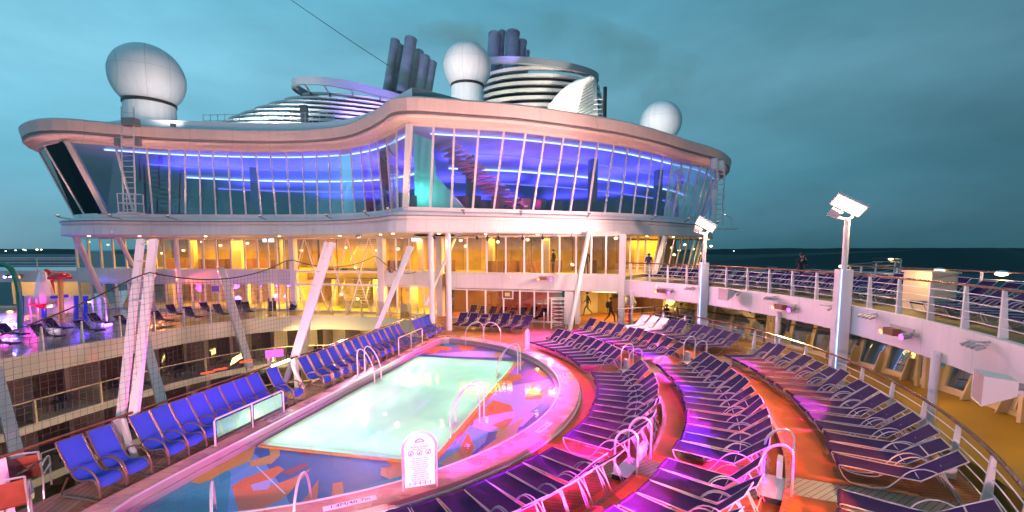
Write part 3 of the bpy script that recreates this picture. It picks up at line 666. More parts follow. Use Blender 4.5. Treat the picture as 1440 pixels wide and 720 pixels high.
#==SECTION:LOWER==
# ---- two glazed storeys under the lounge
W1 = [(-36.4, 38.2), (-32, 37.4), (-28, 37.0), (-24, 36.8), (-20, 36.6), (-17.3, 36.0)]
W2 = [(-9.75, 34.6), (-7.6, 33.8), (-5.4, 33.2)]
W3 = [(-4.45, 32.0), (0, 30.7), (3.8, 29.6), (6.85, 28.75)]
DH = thing('deck_house', 'two glazed yellow-lit storeys of the ship below the oval lounge', 'deck house', (-4, 32, 0))
DL = -Vector(DH.location)
def dp(o): o.parent = DH; o.location = DL; return o
def facade(ctrl, nb, storeys, gm, z0=None, mw=.11):
    pts = sp(ctrl, nb*4+1, 0); bays = [pts[i*4] for i in range(nb+1)]
    for (za, zb) in storeys:
        for i in range(nb):
            a, c = bays[i], bays[i+1]
            g = dp(MB().add([Vector((a.x, a.y, za)), Vector((c.x, c.y, za)), Vector((c.x, c.y, zb)), Vector((a.x, a.y, zb))], [(0, 1, 2, 3)]).build('window', gm))
            f = MB().beam((a.x, a.y-.03, za), (a.x, a.y-.03, zb), mw, mw)
            f.beam((a.x, a.y-.03, za+.06), (c.x, c.y-.03, za+.06), .1, .1); f.beam((a.x, a.y-.03, zb-.06), (c.x, c.y-.03, zb-.06), .1, .1)
            fo = f.build('window_frame', M['white']); fo.parent = g
    b = MB()
    b.loft([z_of(offset(pts, 0), 3.2), z_of(offset(pts, .14), 3.2), z_of(offset(pts, .16), 2.2), z_of(offset(pts, -.1), 2.15)])
    dp(b.build('floor_band', M['fascia']))
    return pts
pW1 = facade(W1, 18, [(3.2, 5.82), (.0, 2.15)], M['gl_mid'])
pW2 = facade(W2, 4, [(3.2, 5.82), (.0, 2.15)], M['gl_mid'])
pW3 = facade(W3, 10, [(3.2, 5.82)], M['gl_mid'])
pW3b = facade([(-4.45, 32.0), (0, 30.7), (3.3, 29.75)], 7, [(.0, 2.15)], M['gl_low'])
# pillars between the facade pieces
for x, y, w in ((-17.2, 35.9, .45), (-9.85, 34.5, .5), (-5.2, 33.0, .45), (6.95, 28.7, .4), (3.75, 29.55, .55), (4.3, 29.5, .3)):
    zt = 5.82 if w != .55 and w != .3 else 2.15
    dp(MB().box((x, y, zt/2), (w, w, zt), rz=-.3).build('pillar', M['fascia']))
# diamond lattice in front of the stair hall
LA = [Vector((-17.0, 35.7, 0)), Vector((-9.9, 34.4, 0))]
def lat(z0, z1, nd_, nm='lattice'):
    b = MB(); d = (LA[1]-LA[0])/nd_
    for i in range(nd_):
        p = LA[0]+d*i; q = p+d; mid = (z0+z1)/2; m_ = (p+q)/2
        for a, c in (((p, z0), (m_, mid)), ((q, z0), (m_, mid)), ((p, z1), (m_, mid)), ((q, z1), (m_, mid))):
            b.tube([Vector((a[0].x, a[0].y, a[1])), Vector((c[0].x, c[0].y, c[1]))], .06, 5)
    b.beam(LA[0]+Vector((0, 0, z0)), LA[1]+Vector((0, 0, z0)), .14, .14); b.beam(LA[0]+Vector((0, 0, z1)), LA[1]+Vector((0, 0, z1)), .14, .14)
    return dp(b.build(nm, M['white']))
b = MB(); d = (LA[1]-LA[0])/4
for z in (.05, 2.15, 3.15, 5.78): b.beam(LA[0]+Vector((0, -.02, z)), LA[1]+Vector((0, -.02, z)), .14, .14)
for i in range(5):
    p = LA[0]+d*i
    if i < 4:
        m_ = p+d/2
        for (a, za), (c, zc2) in (((m_, 0), (p, 2.7)), ((m_, 0), (p+d, 2.7)), ((m_, 5.8), (p, 2.7)), ((m_, 5.8), (p+d, 2.7))):
            b.tube([Vector((a.x, a.y-.02, za)), Vector((c.x, c.y-.02, zc2))], .055, 5)
dp(b.build('lattice', M['white']))
dp(MB().add([LA[0]+Vector((0, .12, 0)), LA[1]+Vector((0, .12, 0)), LA[1]+Vector((0, .12, 5.8)), LA[0]+Vector((0, .12, 5.8))], [(0, 1, 2, 3)]).build('window', M['gl_mid']))
# interior: floors, back walls, ceilings
def slabp(pts, z0, z1, m, nm='floor_slab'):
    n = len(pts); t = [tuple(q) for q in tessellate_polygon([[Vector((x, y, 0)) for x, y in pts]])]
    vs = [Vector((x, y, z0)) for x, y in pts] + [Vector((x, y, z1)) for x, y in pts]
    return dp(MB().add(vs, t + [tuple(n+i for i in q) for q in t] + [(i, (i+1) % n, n+(i+1) % n, n+i) for i in range(n)]).build(nm, m))
slabp([(-36.3, 38.35), (-28, 37.15), (-20, 36.75), (-17.2, 36.1), (-17.2, 46), (-36, 48)], 2.3, 3.12, M['infloor'])
slabp([(-9.7, 34.8), (-5.3, 33.3), (-4.3, 32.2), (3.8, 29.75), (6.8, 28.95), (7.6, 30), (10, 33.4), (12, 46), (-9.7, 46)], 2.3, 3.12, M['infloor'])
slabp([(-36.3, 38.4), (-28, 37.2), (-20, 36.8), (-17.3, 36.2), (-17.2, 48), (-36, 48)], -.3, -.02, M['infloor'])
slabp([(-34, 37.6), (-16.9, 35.2), (-9.2, 33.6), (-4.4, 32.1), (6.85, 28.9), (9, 33), (17, 40), (17, 47), (-34, 48)], 5.83, 6.0, M['inceil'], 'ceiling')
def bw(pts, z0, z1, m, nm='back_wall'):
    v = [Vector((x, y, 0)) for x, y in pts]; dp(MB().loft([z_of(v, z0), z_of(v, z1)]).build(nm, m))
bw([(-36, 46), (-17.2, 45), (-17.2, 43), (-9.7, 42), (-9.7, 41), (-4, 39), (4, 37.5), (10, 40), (16, 46)], 3.1, 5.85, M['inwall'])
bw([(-36, 44), (-24, 43), (-22, 42.5)], -.02, 2.3, M['inwall']); bw([(-22, 42.5), (-18, 42), (-17.2, 44), (-9.7, 43), (-9.7, 38)], -.02, 2.3, M['inwall'])
bw([(-9.7, 38), (-5.2, 37.5), (-5.2, 35.2)], -.02, 2.3, M['inwall'])
bw([(-4.6, 35.5), (-2.2, 34.6), (3.6, 32.6)], -.02, 2.3, M['brown'])
# odd things standing inside: counters, shelves, panels, plants, stair flights
for k in range(22):
    x = rg.uniform(-35, -17.8); dp(MB().box((x, 38.6+rg.random()*4, 3.12+.45), (rg.uniform(.5, 1.6), .6, .9), rz=rg.random()).build('cabinet', M['brown']))
for k in range(16):
    x = rg.uniform(-9, 6); dp(MB().box((x, 33.5+rg.random()*3, 3.12+.45), (rg.uniform(.5, 1.3), .6, .9), rz=rg.random()).build('cabinet', M['brown']))
b = MB()
for x, y, w, h in ((-31.5, 40, .5, 2.7), (-27.5, 39.5, .35, 2.7), (-24, 40, 1.0, 2.7), (-19.6, 38.4, .5, 2.7), (-7.2, 36, .4, 2.7), (-1.5, 33.5, .35, 2.7), (2.4, 32.3, .5, 2.7), (5.4, 32.2, .4, 2.7)):
    b.box((x, y, 3.12+h/2), (w, .4, h), rz=-.2)
for x, y, w in ((-30, 40, .5), (-22.5, 38.6, .3), (-20.4, 38.4, .3), (-15.4, 39.4, .4), (-11.5, 38.4, .4), (-7.6, 35.2, .5)):
    b.box((x, y, 1.15), (w, .3, 2.3), rz=-.2)
dp(b.build('interior_column', M['cream']))
b = MB()
for k in range(14): b.box((-13.2-.0*k, 37.6+k*.22, .15+k*.21), (2.2, .28, .05)); b.box((-12.4+.0*k, 38.2+k*.2, 3.2+k*.18), (2.4, .26, .05))
for s in (-1.1, 1.1): b.beam((-13.2+s, 37.5, .9), (-13.2+s, 40.6, 3.9), .05, .05); b.beam((-12.4+s, 38.0, 3.9), (-12.4+s, 41.0, 5.7), .05, .05)
for k in range(7): b.beam((-14.8, 37.2, .3+k*.35), (-11.6, 37.0, .3+k*.35), .03, .03)
dp(b.build('stair', M['grey']))
slabp([(-17.1, 38.2), (-9.8, 37.4), (-9.8, 43), (-17.1, 43)], 2.5, 2.9, M['infloor'])
for i, (px, py, Y, w, h) in enumerate(((379, 338, 38.5, 1.1, .28), (585, 337, 35.2, .7, .24))):
    p = at(px, py, Y); dp(MB().box(p, (w, .08, h)).build('screen', M['screen']))
# lamps: pendants and globes
lamps_in = [(486, 348, 36.8), (503, 420, 37.2), (480, 414, 37.2), (424, 352, 36.5), (500, 376, 37), (348, 342, 38.5), (258, 352, 38.5), (228, 356, 38.6), (125, 340, 39.5), (560, 350, 35.2), (648, 338, 33), (742, 337, 32.2), (655, 346, 33), (866, 335, 30.4), (700, 340, 33), (310, 345, 38.4), (284, 340, 38.2), (530, 352, 35.5), (152, 344, 39), (415, 418, 37.4)]
b = MB()
for px, py, Y in lamps_in:
    p = at(px, py, Y); b.lathe(p, [(.03, -.10), (.11, -.05), (.12, .03), (.03, .08)], 8)
dp(b.build('pendant_lamp', M['warm']))
for x, y, z, sx, sy, en in ((-31, 41, 5.6, 6, 4, 330), (-25, 40.5, 5.6, 6, 4, 330), (-20, 40, 5.6, 4, 3, 300), (-13.5, 38, 5.6, 5, 3, 420), (-13.5, 37.6, 2.4, 5, 2, 260), (-7.3, 36.4, 5.6, 3, 2, 260), (-7.4, 35, 2.2, 3, 2, 200), (-2, 34, 5.6, 4, 2, 220), (3, 33, 5.6, 4, 2, 220), (-28, 40, 2.2, 6, 3, 90), (-20, 39.4, 2.2, 4, 3, 330), (12, 39.5, 5.6, 4, 3, 300), (-2.9, 33.2, 2.1, 1.2, 1, 50)):
    lamp('AREA', 'room_light', (x, y, z), en*3.0, (1, .56, .07), target=(x, y, 0), size=sx, sizey=sy)
lamp('AREA', 'bar_light', (0.8, 32.0, 1.5), 60, (1, .10, .06), target=(.8, 33, 0), size=4, sizey=.5)
lamp('AREA', 'violet_light', (-25, 39.2, 1.9), 160, (.35, .10, 1), target=(-25, 41, .5), size=8, sizey=.4)
# framed notice on the lower glass
p = at(714, 414, 30.0); b = MB().box(p, (.78, .05, .62), rz=-.28); dp(b.build('notice_frame', M['signw'])); dp(MB().box(p+Vector((-.012, -.035, 0)), (.62, .02, .46), rz=-.28).build('notice_field', M['brown'])); dp(MB().box(p+Vector((-.024, -.06, 0)), (.34, .02, .24), rz=-.28).build('notice_centre', mat('notice_yellow', (.7, .55, .2), .5)))
p = at(303, 406, 36.4); dp(MB().box(p, (.75, .05, .6), rz=-.05).build('notice_frame', M['signw'])); dp(MB().box(p+Vector((0, -.035, 0)), (.6, .02, .45), rz=-.05).build('notice_field', mat('notice_violet', (.25, .1, .5), .5)))
# ---- entrance recess at pool deck level on the right of the facade
EN = thing('entrance_hall', 'yellow-lit entrance recess with a brown counter under the upper deck', 'entrance', (8, 33, 0)); EL = -Vector(EN.location)
def ep(o): o.parent = EN; o.location = EL; return o
def ew(pts, z0, z1, m, nm): v = [Vector((x, y, 0)) for x, y in pts]; ep(MB().loft([z_of(v, z0), z_of(v, z1)]).build(nm, m))
ew([(4.4, 29.6), (5.0, 33.5), (6.6, 34.8)], 0, 2.1, M['cream'], 'side_wall')
ew([(6.6, 34.8), (7.6, 34.6), (7.7, 36.5), (10.0, 36.5)], 0, 2.1, M['inwall'], 'back_wall')
ep(MB().box((8.6, 35.6, .55), (1.7, .5, 1.1)).build('counter', M['brown'])); ep(MB().box((8.9, 36.0, 1.5), (1.1, .08, .6)).build('dark_screen', M['black']))
ew([(10.0, 36.5), (10.6, 36.0), (12.2, 35.0)], 0, 2.1, M['brown'], 'curved_wall'); ew([(12.2, 35.0), (14.5, 36), (16.4, 33.5)], 0, 2.1, M['inwall'], 'back_wall')
ew([(12.6, 29.6), (13.3, 28.6), (14.8, 28.0)], -.3, 2.05, M['cream'], 'partition')
ew([(14.8, 28.0), (16.2, 26.4)], -.3, 2.05, M['grey'], 'partition')
lamp('AREA', 'recess_light', (7.4, 31.6, 2.0), 210, (1, .68, .16), target=(7.4, 31.6, 0), size=3, sizey=2)
lamp('AREA', 'recess_light', (11.8, 32.0, 2.0), 210, (1, .70, .18), target=(11.8, 32, 0), size=3, sizey=2)
ep(MB().box((6.2, 30.4, 2.03), (1.6, .5, .03), rz=-.4).build('ceiling_panel', M['warmlo']))
# ---- upper storey to the right: doors and the leaning window wall
W4 = [(7.1, 28.9), (7.6, 31.5), (8.0, 33.2)]; W5 = [(8.0, 33.2), (10.6, 34.4)]; W6 = [(10.6, 34.4), (12.9, 36.2), (15.6, 39.5), (18, 44), (19.2, 50)]
for (ctrl, nb, lean, gm) in ((W5, 4, 0, M['gl_mid']), (W6, 12, .55, M['gl_mid'])):
    p0 = sp(ctrl, nb+1, 2.96); p1 = [Vector((p.x, p.y, 5.85)) for p in offset(p0, lean)]
    for i in range(nb):
        g = dp(MB().add([p0[i], p0[i+1], p1[i+1], p1[i]], [(0, 1, 2, 3)]).build('window', gm)); m = MB().beam(p0[i], p1[i], .1, .1).build('window_frame', M['white']); m.parent = g
dp(MB().loft([[Vector((7.0, 28.9, 2.96)), Vector((8.0, 33.2, 2.96))], [Vector((7.0, 28.9, 5.85)), Vector((8.0, 33.2, 5.85))]]).build('window', M['gl_mid']))
dp(MB().beam((10.4, 33.2, 2.96), (11.0, 33.0, 5.85), .35, .3).build('pillar', M['fascia']))
bw([(9, 38), (13, 41), (16.5, 46), (17.5, 50)], 2.96, 5.9, M['inwall'])
b = MB()
for px, py, Y in ((1000, 346, 45), (945, 348, 39), (955, 352, 40), (963, 344, 40), (975, 350, 43), (985, 356, 44), (948, 358, 39), (908, 329, 33)):
    b.lathe(at(px, py, Y), [(.03, -.10), (.13, -.05), (.13, .03), (.03, .08)], 8)
dp(b.build('pendant_lamp', M['warm']))
lamp('AREA', 'porch_light', (8.9, 31.4, 5.7), 130, (1, .78, .4), target=(8.9, 31.4, 0), size=1.6, sizey=1.0)
# slim tubular columns and raking struts under the overhang
for i, (px, Y, r_) in enumerate(((607, 26.1, .165), (631, 27.2, .17))):
    p = at(px, 400, Y); tag(MB().cyl((p.x, p.y, 0), r_, 5.85, 18).build('round_column', M['fascia'], smooth=False), ['left one of the two pink-lit round columns beside the far blue chairs', 'right one of the two pink-lit round columns beside the far blue chairs'][i], 'column', 'round columns under the lounge')
for i, (a, c, r_) in enumerate((((at(801, 465, 27.2)), (at(828, 326, 29)), .15), (at(105, 330, 34), at(155, 440, 37), .2), (at(165, 332, 35), at(186, 372, 37), .16), (at(247, 334, 36), at(255, 440, 36.3), .17), (at(200, 396, 34), at(226, 446, 36), .13), (at(314, 380, 31.5), at(350, 505, 29.5), .16), (at(640, 335, 33.6), at(598, 430, 30), .1))):
    tag(MB().tube([a, c], r_, 12).build('raking_strut', M['fascia']), ['long raking white strut beside the yellow entrance', 'raking strut at the left end of the lounge overhang', 'short raking strut behind the net mast', 'upright white tube in front of the left lower windows', 'short brace leaning beside the red-lit loungers', 'cream raking strut crossing the far canyon edge', 'thin brace between the round columns and the glass'][i], 'strut', 'struts under the lounge')
#==SECTION:CANYON==
# ================================================================= FAR SIDE OF THE CANYON
edge = spline([(-24.5, 8, 0), (-23.9, 13, 0), (-23.0, 18, 0), (-22.2, 23, 0), (-20.6, 28, 0), (-18.2, 31.6, 0), (-15.5, 33.0, 0), (-12.5, 33.2, 0), (-9, 32.2, 0), (-6.6, 30.6, 0), (-5.5, 29, 0)], 90)
bd = [Vector((-60, 8, 0)), Vector((-60, 37, 0)), Vector((-36.4, 38.2, 0)), Vector((-28, 37.1, 0)), Vector((-17.4, 36.2, 0)), Vector((-17.4, 34.4, 0))]
ed1 = [p for p in edge if p.x < -17.39]
poly = ed1 + [Vector((-17.4, 34.4, 0)), Vector((-17.4, 36.2, 0)), Vector((-28, 37.1, 0)), Vector((-36.4, 38.2, 0)), Vector((-50, 40, 0)), Vector((-50, 8, 0))]
v = z_of(poly, 0); struct(MB().add(v, [tuple(t) for t in tessellate_polygon([[Vector((q.x, q.y, 0)) for q in v]])]).build('far_deck', mat('far_deck_floor', (.16, .10, .09), .3, noise=.3, nscale=.8)))
b = MB(); b.loft([z_of(edge, .03), z_of(offset(edge, .12), .03), z_of(offset(edge, .15), -1.0), z_of(offset(edge, -.2), -1.05), z_of(offset(edge, -2.4), -1.06)]); tag(b.build('far_deck_edge', M['slabgrey']), 'pale curved edge band of the deck across the canyon', 'deck edge')
ed2 = [p for p in edge if p.x >= -17.5] + [Vector((-4.95, 45.5, 0)), Vector((-17.4, 45.5, 0))]; v = z_of(ed2, .0)
struct(MB().add(v, [tuple(t) for t in tessellate_polygon([[Vector((q.x, q.y, 0)) for q in v]])]).build('hall_floor', M['infloor']))
# storeys of balconies below, each bay its own balcony
en = len(edge)
inw = offset(edge, -2.2)
for lv in range(4):
    zt = -1.06 - lv*2.65; zf = zt - 2.25
    b = MB(); b.loft([z_of(inw, zt), z_of(inw, zf)]); o = b.build('balcony_back_wall', M['balc']); tag(o, 'brown cabin wall behind the %s balcony storey of the canyon' % ORD[lv], 'cabin wall', 'cabin walls of the canyon')
    b = MB(); b.loft([z_of(offset(edge, -2.3), zf), z_of(offset(edge, .05), zf), z_of(offset(edge, .07), zf-.38), z_of(offset(edge, -2.3), zf-.40)]); o = b.build('balcony_slab', M['slabgrey']); tag(o, 'pale floor slab of the %s balcony storey across the canyon' % ORD[lv], 'balcony slab', 'balcony slabs of the canyon')
    if lv < 3:
        k = 0
        for i in range(8, en-26, 5):
            p, q = edge[i], edge[i+5]; ip, iq = inw[i], inw[i+5]
            t = thing('balcony', '%s balcony from the near end on the %s storey across the canyon' % (ordn(k), ORD[lv]), 'balcony', (p.x, p.y, zf), group='balconies across the canyon'); k += 1
            T0 = Vector((p.x, p.y, zf))
            def lp(b_, nm, m_): o_ = b_.build(nm, m_, t); o_.location = -T0; return o_
            lp(MB().loft([[Vector((p.x, p.y, zt)), Vector((ip.x, ip.y, zt))], [Vector((p.x, p.y, zf)), Vector((ip.x, ip.y, zf))]]), 'divider', M['balc'])
            lp(MB().tube([Vector((p.x, p.y, zf+1.1)), Vector((q.x, q.y, zf+1.1))], .035, 6), 'handrail', M['cream'])
            lp(MB().add([Vector((p.x, p.y, zf+.05)), Vector((q.x, q.y, zf+.05)), Vector((q.x, q.y, zf+1.05)), Vector((p.x, p.y, zf+1.05))], [(0, 1, 2, 3)]), 'balustrade_glass', M['gl_bal'])
            lp(MB().box((p.x, p.y, zf+.55), (.09, .09, 1.1)), 'post', M['cream'])
            dq = (ip*.35+iq*.65); dn = (p-ip).normalized()*.03
            a_ = ip.lerp(iq, .45)+dn; c_ = ip.lerp(iq, .92)+dn
            lp(MB().add([Vector((a_.x, a_.y, zf+.02)), Vector((c_.x, c_.y, zf+.02)), Vector((c_.x, c_.y, zf+2.05)), Vector((a_.x, a_.y, zf+2.05))], [(0, 1, 2, 3)]), 'glass_door', M['gl_door'])
            if lv < 2:
                c2_ = (p+iq)/2; ch = MB()
                ch.box((c2_.x, c2_.y, zf+.42), (.45, .45, .06)); ch.box((c2_.x-.2, c2_.y+.12, zf+.68), (.06, .45, .5))
                for sx in (-.2, .2):
                    for sy in (-.2, .2): ch.box((c2_.x+sx, c2_.y+sy, zf+.2), (.04, .04, .4))
                o_ = ch.build('balcony_chair', M['black']); tag(o_, 'black chair on the %s balcony from the near end, %s storey across the canyon' % (ordn(k-1), ORD[lv]), 'chair', 'chairs on the canyon balconies')
b = MB(); gp = offset(edge, -2.3); b.add([Vector((-28, 6, -11.6)), Vector((-8, 6, -11.6)), Vector((-3, 34, -11.6)), Vector((-28, 36, -11.6))], [(0, 1, 2, 3)])
struct(b.build('canyon_ground', mat('canyon_ground', (.03, .035, .025), .8, noise=.5, nscale=.5)))
b = MB(); b.loft([[UV(-9, -.02, -.44), UV(21, -.02, -.44)], [UV(-9, -.02, -11.6), UV(21, -.02, -11.6)]]); tag(b.build('canyon_wall', M['balc']), 'brown cabin wall below the blue chairs on the near side of the canyon', 'cabin wall')
lamp('AREA', 'canyon_light', (-14.5, 31.2, -1.4), 260, (1, .70, .26), target=(-13, 36, -6), size=4, sizey=.8)
lamp('AREA', 'canyon_light', (-12, 29.5, -4.0), 190, (1, .68, .22), target=(-13, 36, -6), size=3, sizey=.6)
lamp('POINT', 'balcony_light', (-12.5, 14, -6.5), 1100, (1, .72, .50), size=.08)
lamp('POINT', 'balcony_light', (-11, 24, -6.5), 1100, (1, .74, .42), size=.08)
# raking struts in front of the balconies
for i, (a, c) in enumerate(((at(-6, 520, 18), at(38, 700, 15)), (at(192, 428, 26), at(234, 592, 19)), (at(310, 378, 30), at(352, 520, 26)), (at(432, 452, 30), at(424, 520, 29)))):
    b = MB().beam(a, c, .36, .36); tag(b.build('canyon_strut', M['slabgrey']), ['pale raking strut at the left edge in front of the balconies', 'pale raking strut in front of the balconies below the net mast', 'pale raking strut at the far bend of the canyon', 'short pale post under the far footbridge'][i], 'strut', 'struts in the canyon')
# glass balustrade on the far edge
for k, i in enumerate(range(6, en-8, 3)):
    p, q = edge[i], edge[i+3]; t = thing('balustrade_panel', 'glass balustrade panel with white post, %s from the near end across the canyon' % ordn(k), 'balustrade', (p.x, p.y, 0), group='balustrade panels across the canyon')
    tl = -Vector(t.location)
    n2 = (inw[i]-p).normalized()
    o = MB().prism([Vector((p.x, p.y, 0)), Vector((p.x, p.y, 1.2)), p+n2*.06+Vector((0, 0, 1.2)), p+n2*.28], (.0, .07, 0)).build('post', M['white'], t); o.location = tl
    o = MB().add([p+n2*.03+Vector((0, 0, .08)), q+n2*.03+Vector((0, 0, .08)), q+n2*.03+Vector((0, 0, 1.12)), p+n2*.03+Vector((0, 0, 1.12))], [(0, 1, 2, 3)]).build('glass', M['gl_bal'], t); o.location = tl
# upper deck band far left with rail and windscreen struts behind
lp_ = [Vector((-62, 36, 0)), Vector((-48, 37.2, 0)), Vector((-36.4, 38.3, 0))]
b = MB(); b.loft([z_of([p+Vector((0, 8, 0)) for p in lp_], 3.1), z_of(lp_, 3.1), z_of(lp_, 2.15), z_of([p+Vector((0, 8, 0)) for p in lp_], 2.15)]); tag(b.build('left_upper_deck', M['fascia']), 'pink-lit upper deck band behind the water playground', 'deck edge')
b = MB()
for z in (3.5, 3.75, 4.0): b.tube(z_of(lp_, z), .03, 5)
for k in range(9):
    p = lp_[0].lerp(lp_[2], k/8); b.tube([Vector((p.x, p.y, 3.1)), Vector((p.x, p.y, 4.15))], .04, 5)
b.tube(z_of(lp_, 4.15), .05, 6)
tag(b.build('deck_railing', M['white']), 'white railing on the upper deck behind the water playground', 'railing')
for k, px in enumerate((112, 128, 144, 160, 172, 186)):
    a = at(px, 396, 42); c = at(px+10, 446, 41.2); tag(MB().beam(a, c, .28, .28).build('windscreen_strut', M['cream']), 'cream leaning windscreen strut, %s from the left behind the playground' % ORD[k], 'strut', 'windscreen struts behind the playground')
MB_ = MB().box((-41, 40.5, 1.05), (7, .3, 2.1)); tag(MB_.build('back_panel_wall', M['cream']), 'plain cream wall behind the water playground', 'wall')
lamp('AREA', 'left_wall_light', (-42, 38, 2.0), 130, (1, .62, .3), target=(-42, 40.5, .6), size=6, sizey=.4)
#==SECTION:ROOF==
# ================================================================= ON THE ROOF
def dome(name, label, c, r, neck, zb):
    t = thing(name, label, 'radar dome', (c[0], c[1], zb), group='radar domes on the roof'); z = c[2]-zb
    a0 = math.asin(min(neck/r, .95))
    prof = [(r*math.sin(a0+(math.pi-a0)*k/16)*(1 if k < 16 else .02), -r*math.cos(a0+(math.pi-a0)*k/16)) for k in range(17)]
    o = MB().lathe((0, 0, z), [(max(p[0], .02), p[1]) for p in prof], 32).build('radome', M['dome'], t, smooth=True)
    zn = z-r*math.cos(a0)
    MB().lathe((0, 0, 0), [(neck*1.02, 0), (neck*1.02, zn-.25)], 28).build('pedestal', M['dome'], t, smooth=False)
    MB().lathe((0, 0, zn-.24), [(neck*1.06, 0), (neck*1.06, .22)], 28).build('dark_collar', M['dark'], t)
    b = MB()
    for k in range(5):
        th = k*2*math.pi/5+.3; b.tube([(r*1.002*math.sin(ph)*math.cos(th), r*1.002*math.sin(ph)*math.sin(th), z-r*1.002*math.cos(ph)) for ph in [a0+(math.pi-a0)*q/14 for q in range(15)]], .006*r/2.5, 4)
    b.tube([(r*1.002*math.cos(2*math.pi*q/40), r*1.002*math.sin(2*math.pi*q/40), z+r*.15) for q in range(40)], .006, 4, closed=True)
    b.build('seam', M['grey'], t)
    return t
p = at(208, 110, 39); dome('radar_dome', 'largest white radar dome on a round pedestal at the left end of the roof', p, 2.62, 1.75, 13.4)
p = at(657, 94, 45); dome('radar_dome', 'white radar dome between the two funnels on a tall neck', p, 2.25, 1.5, 13.4)
p = at(929, 172, 45); dome('radar_dome', 'plain white radar dome at the right of the roof behind the fascia', p, 1.95, 1.3, 13.4)
def ell(cx, cy, a, bb, z, n=64, tilt=0.0, tx=0.0):
    return [Vector((cx+a*math.cos(2*math.pi*i/n), cy+bb*math.sin(2*math.pi*i/n), z+tilt*math.cos(2*math.pi*i/n)+tx*math.sin(2*math.pi*i/n))) for i in range(n)]
def ringband(b, cx, cy, a, bb, z, h, th, tilt=0, tx=0):
    o1 = ell(cx, cy, a, bb, z, tilt=tilt, tx=tx); o2 = ell(cx, cy, a-th, bb-th, z, tilt=tilt, tx=tx); o3 = ell(cx, cy, a-th, bb-th, z+h, tilt=tilt, tx=tx); o4 = ell(cx, cy, a, bb, z+h, tilt=tilt, tx=tx)
    b.loft([o1, o4, o3, o2, o1], closed=True)
# left funnel
F1 = thing('funnel', 'left funnel of stacked white louvres with a tilted dark oval ring', 'funnel', (-20, 58, 13.4)); FL = -Vector(F1.location)
def fp(o, root): o.parent = root; o.location = -Vector(root.location); return o
for k in range(14):
    f = k/13; cx = -24.5+7.2*f**1.7; a = 15.5-7.2*f**2.1; b = MB(); ringband(b, cx, 58, a, a*.62, 14.6+7.6*f, .25, .30, tilt=-1.0*f, tx=.4*f)
    fp(b.build('louvre', M['white']), F1)
b = MB(); b.loft([ell(-24, 58, 13.0, 7.9, 13.4), ell(-22.6, 58, 11.2, 6.8, 18.2), ell(-18.2, 57.8, 6.8, 4.3, 22.0)], closed=True); fp(b.build('core', M['dark']), F1)
b = MB(); ringband(b, -17.7, 57.2, 8.6, 5.6, 22.2, .8, .5, tilt=-1.6, tx=-.1); fp(b.build('top_ring', mat('ring_paint', (.32, .33, .36), .35)), F1)
for k in range(16):
    a_ = 2*math.pi*k/16; b = MB(); b.beam((-17.7+8.2*math.cos(a_), 57.2+5.3*math.sin(a_), 22.3-1.6*math.cos(a_)-.1*math.sin(a_)), (-17.8+6.4*math.cos(a_), 58+4.0*math.sin(a_), 21.2), .15, .15); fp(b.build('ring_strut', M['grey']), F1)
for px, py, qx, qy, Y, r_ in ((544, 118, 556, 57, 58, .55), (552, 116, 562, 64, 60, .5), (565, 120, 578, 55, 57, .72), (578, 122, 590, 72, 59, .5), (588, 130, 598, 80, 57, .6), (598, 136, 608, 88, 57.5, .55)):
    a = at(px, py+12, Y); c = at(qx, qy, Y+1.2); b = MB().tube([a, c], r_, 18); b.tube([c-(c-a).normalized()*.3, c], r_*1.06, 18)
    fp(b.build('exhaust_pipe', M['stack']), F1)
# right funnel
F2 = thing('funnel', 'right funnel of white louvres with a pale floodlit sail-shaped side panel', 'funnel', (5, 58, 13.4))
for k in range(12):
    f = k/11; b = MB(); a = 9.4-2.2*f; ringband(b, 3.6-.3*f, 58, a, a*.66, 15.8+9.2*f, .34, .5, tilt=-.1)
    fp(b.build('louvre', M['white']), F2)
b = MB(); b.loft([ell(3.6, 58, 8.2, 5.0, 13.4), ell(3.4, 58, 6.3, 3.8, 24.8)], closed=True); fp(b.build('core', M['dark']), F2)
b = MB(); ringband(b, 3.3, 57.6, 7.2, 5.0, 25.9, .7, .5, tilt=-.8, tx=.7); fp(b.build('top_ring', mat('ring_paint2', (.30, .31, .34), .35)), F2)
for px, py, qx, qy, Y, r_ in ((692, 100, 696, 48, 58, .78), (703, 100, 706, 44, 59, .4), (718, 100, 721, 46, 57.5, .85), (731, 104, 734, 58, 58.5, .6), (738, 104, 741, 72, 58, .35)):
    a = at(px, py+8, Y); c = at(qx, qy, Y+.6); b = MB().tube([a, c], r_, 18); b.tube([c-(c-a).normalized()*.3, c], r_*1.06, 18); fp(b.build('exhaust_pipe', M['stack']), F2)
# sail panel: curved plate with slots
rows = []
for k in range(13):
    f = k/12; yy_ = 174-68*f; L_ = [(174, 748), (160, 763), (145, 774), (130, 786), (118, 800), (110, 816), (106, 830)]; xx_ = next(x0+(x1-x0)*(y0-yy_)/(y0-y1) for (y0, x0), (y1, x1) in zip(L_, L_[1:]) if y1-1e-6 <= yy_ <= y0+1e-6); left = (xx_, yy_); right = (841-3*f, 176-66*f)
    row = []
    for j in range(9):
        g = j/8; px_ = left[0]+(right[0]-left[0])*g; py_ = left[1]+(right[1]-left[1])*g; row.append(at(px_, py_, 50.2+ 3.2*(g-.25)**2))
    rows.append(row)
b = MB(); b.loft(rows); b.loft([[p+Vector((.1, .25, 0)) for p in r_] for r_ in rows]); fp(b.build('sail_panel', M['dome']), F2)
b = MB()
for k in range(10):
    a = at(808+k*1.4, 168-k*4.6, 50.12); c = at(833, 158-k*4.4, 50.7); b.beam(a, c, .08, .09)
fp(b.build('slot', M['grey']), F2)
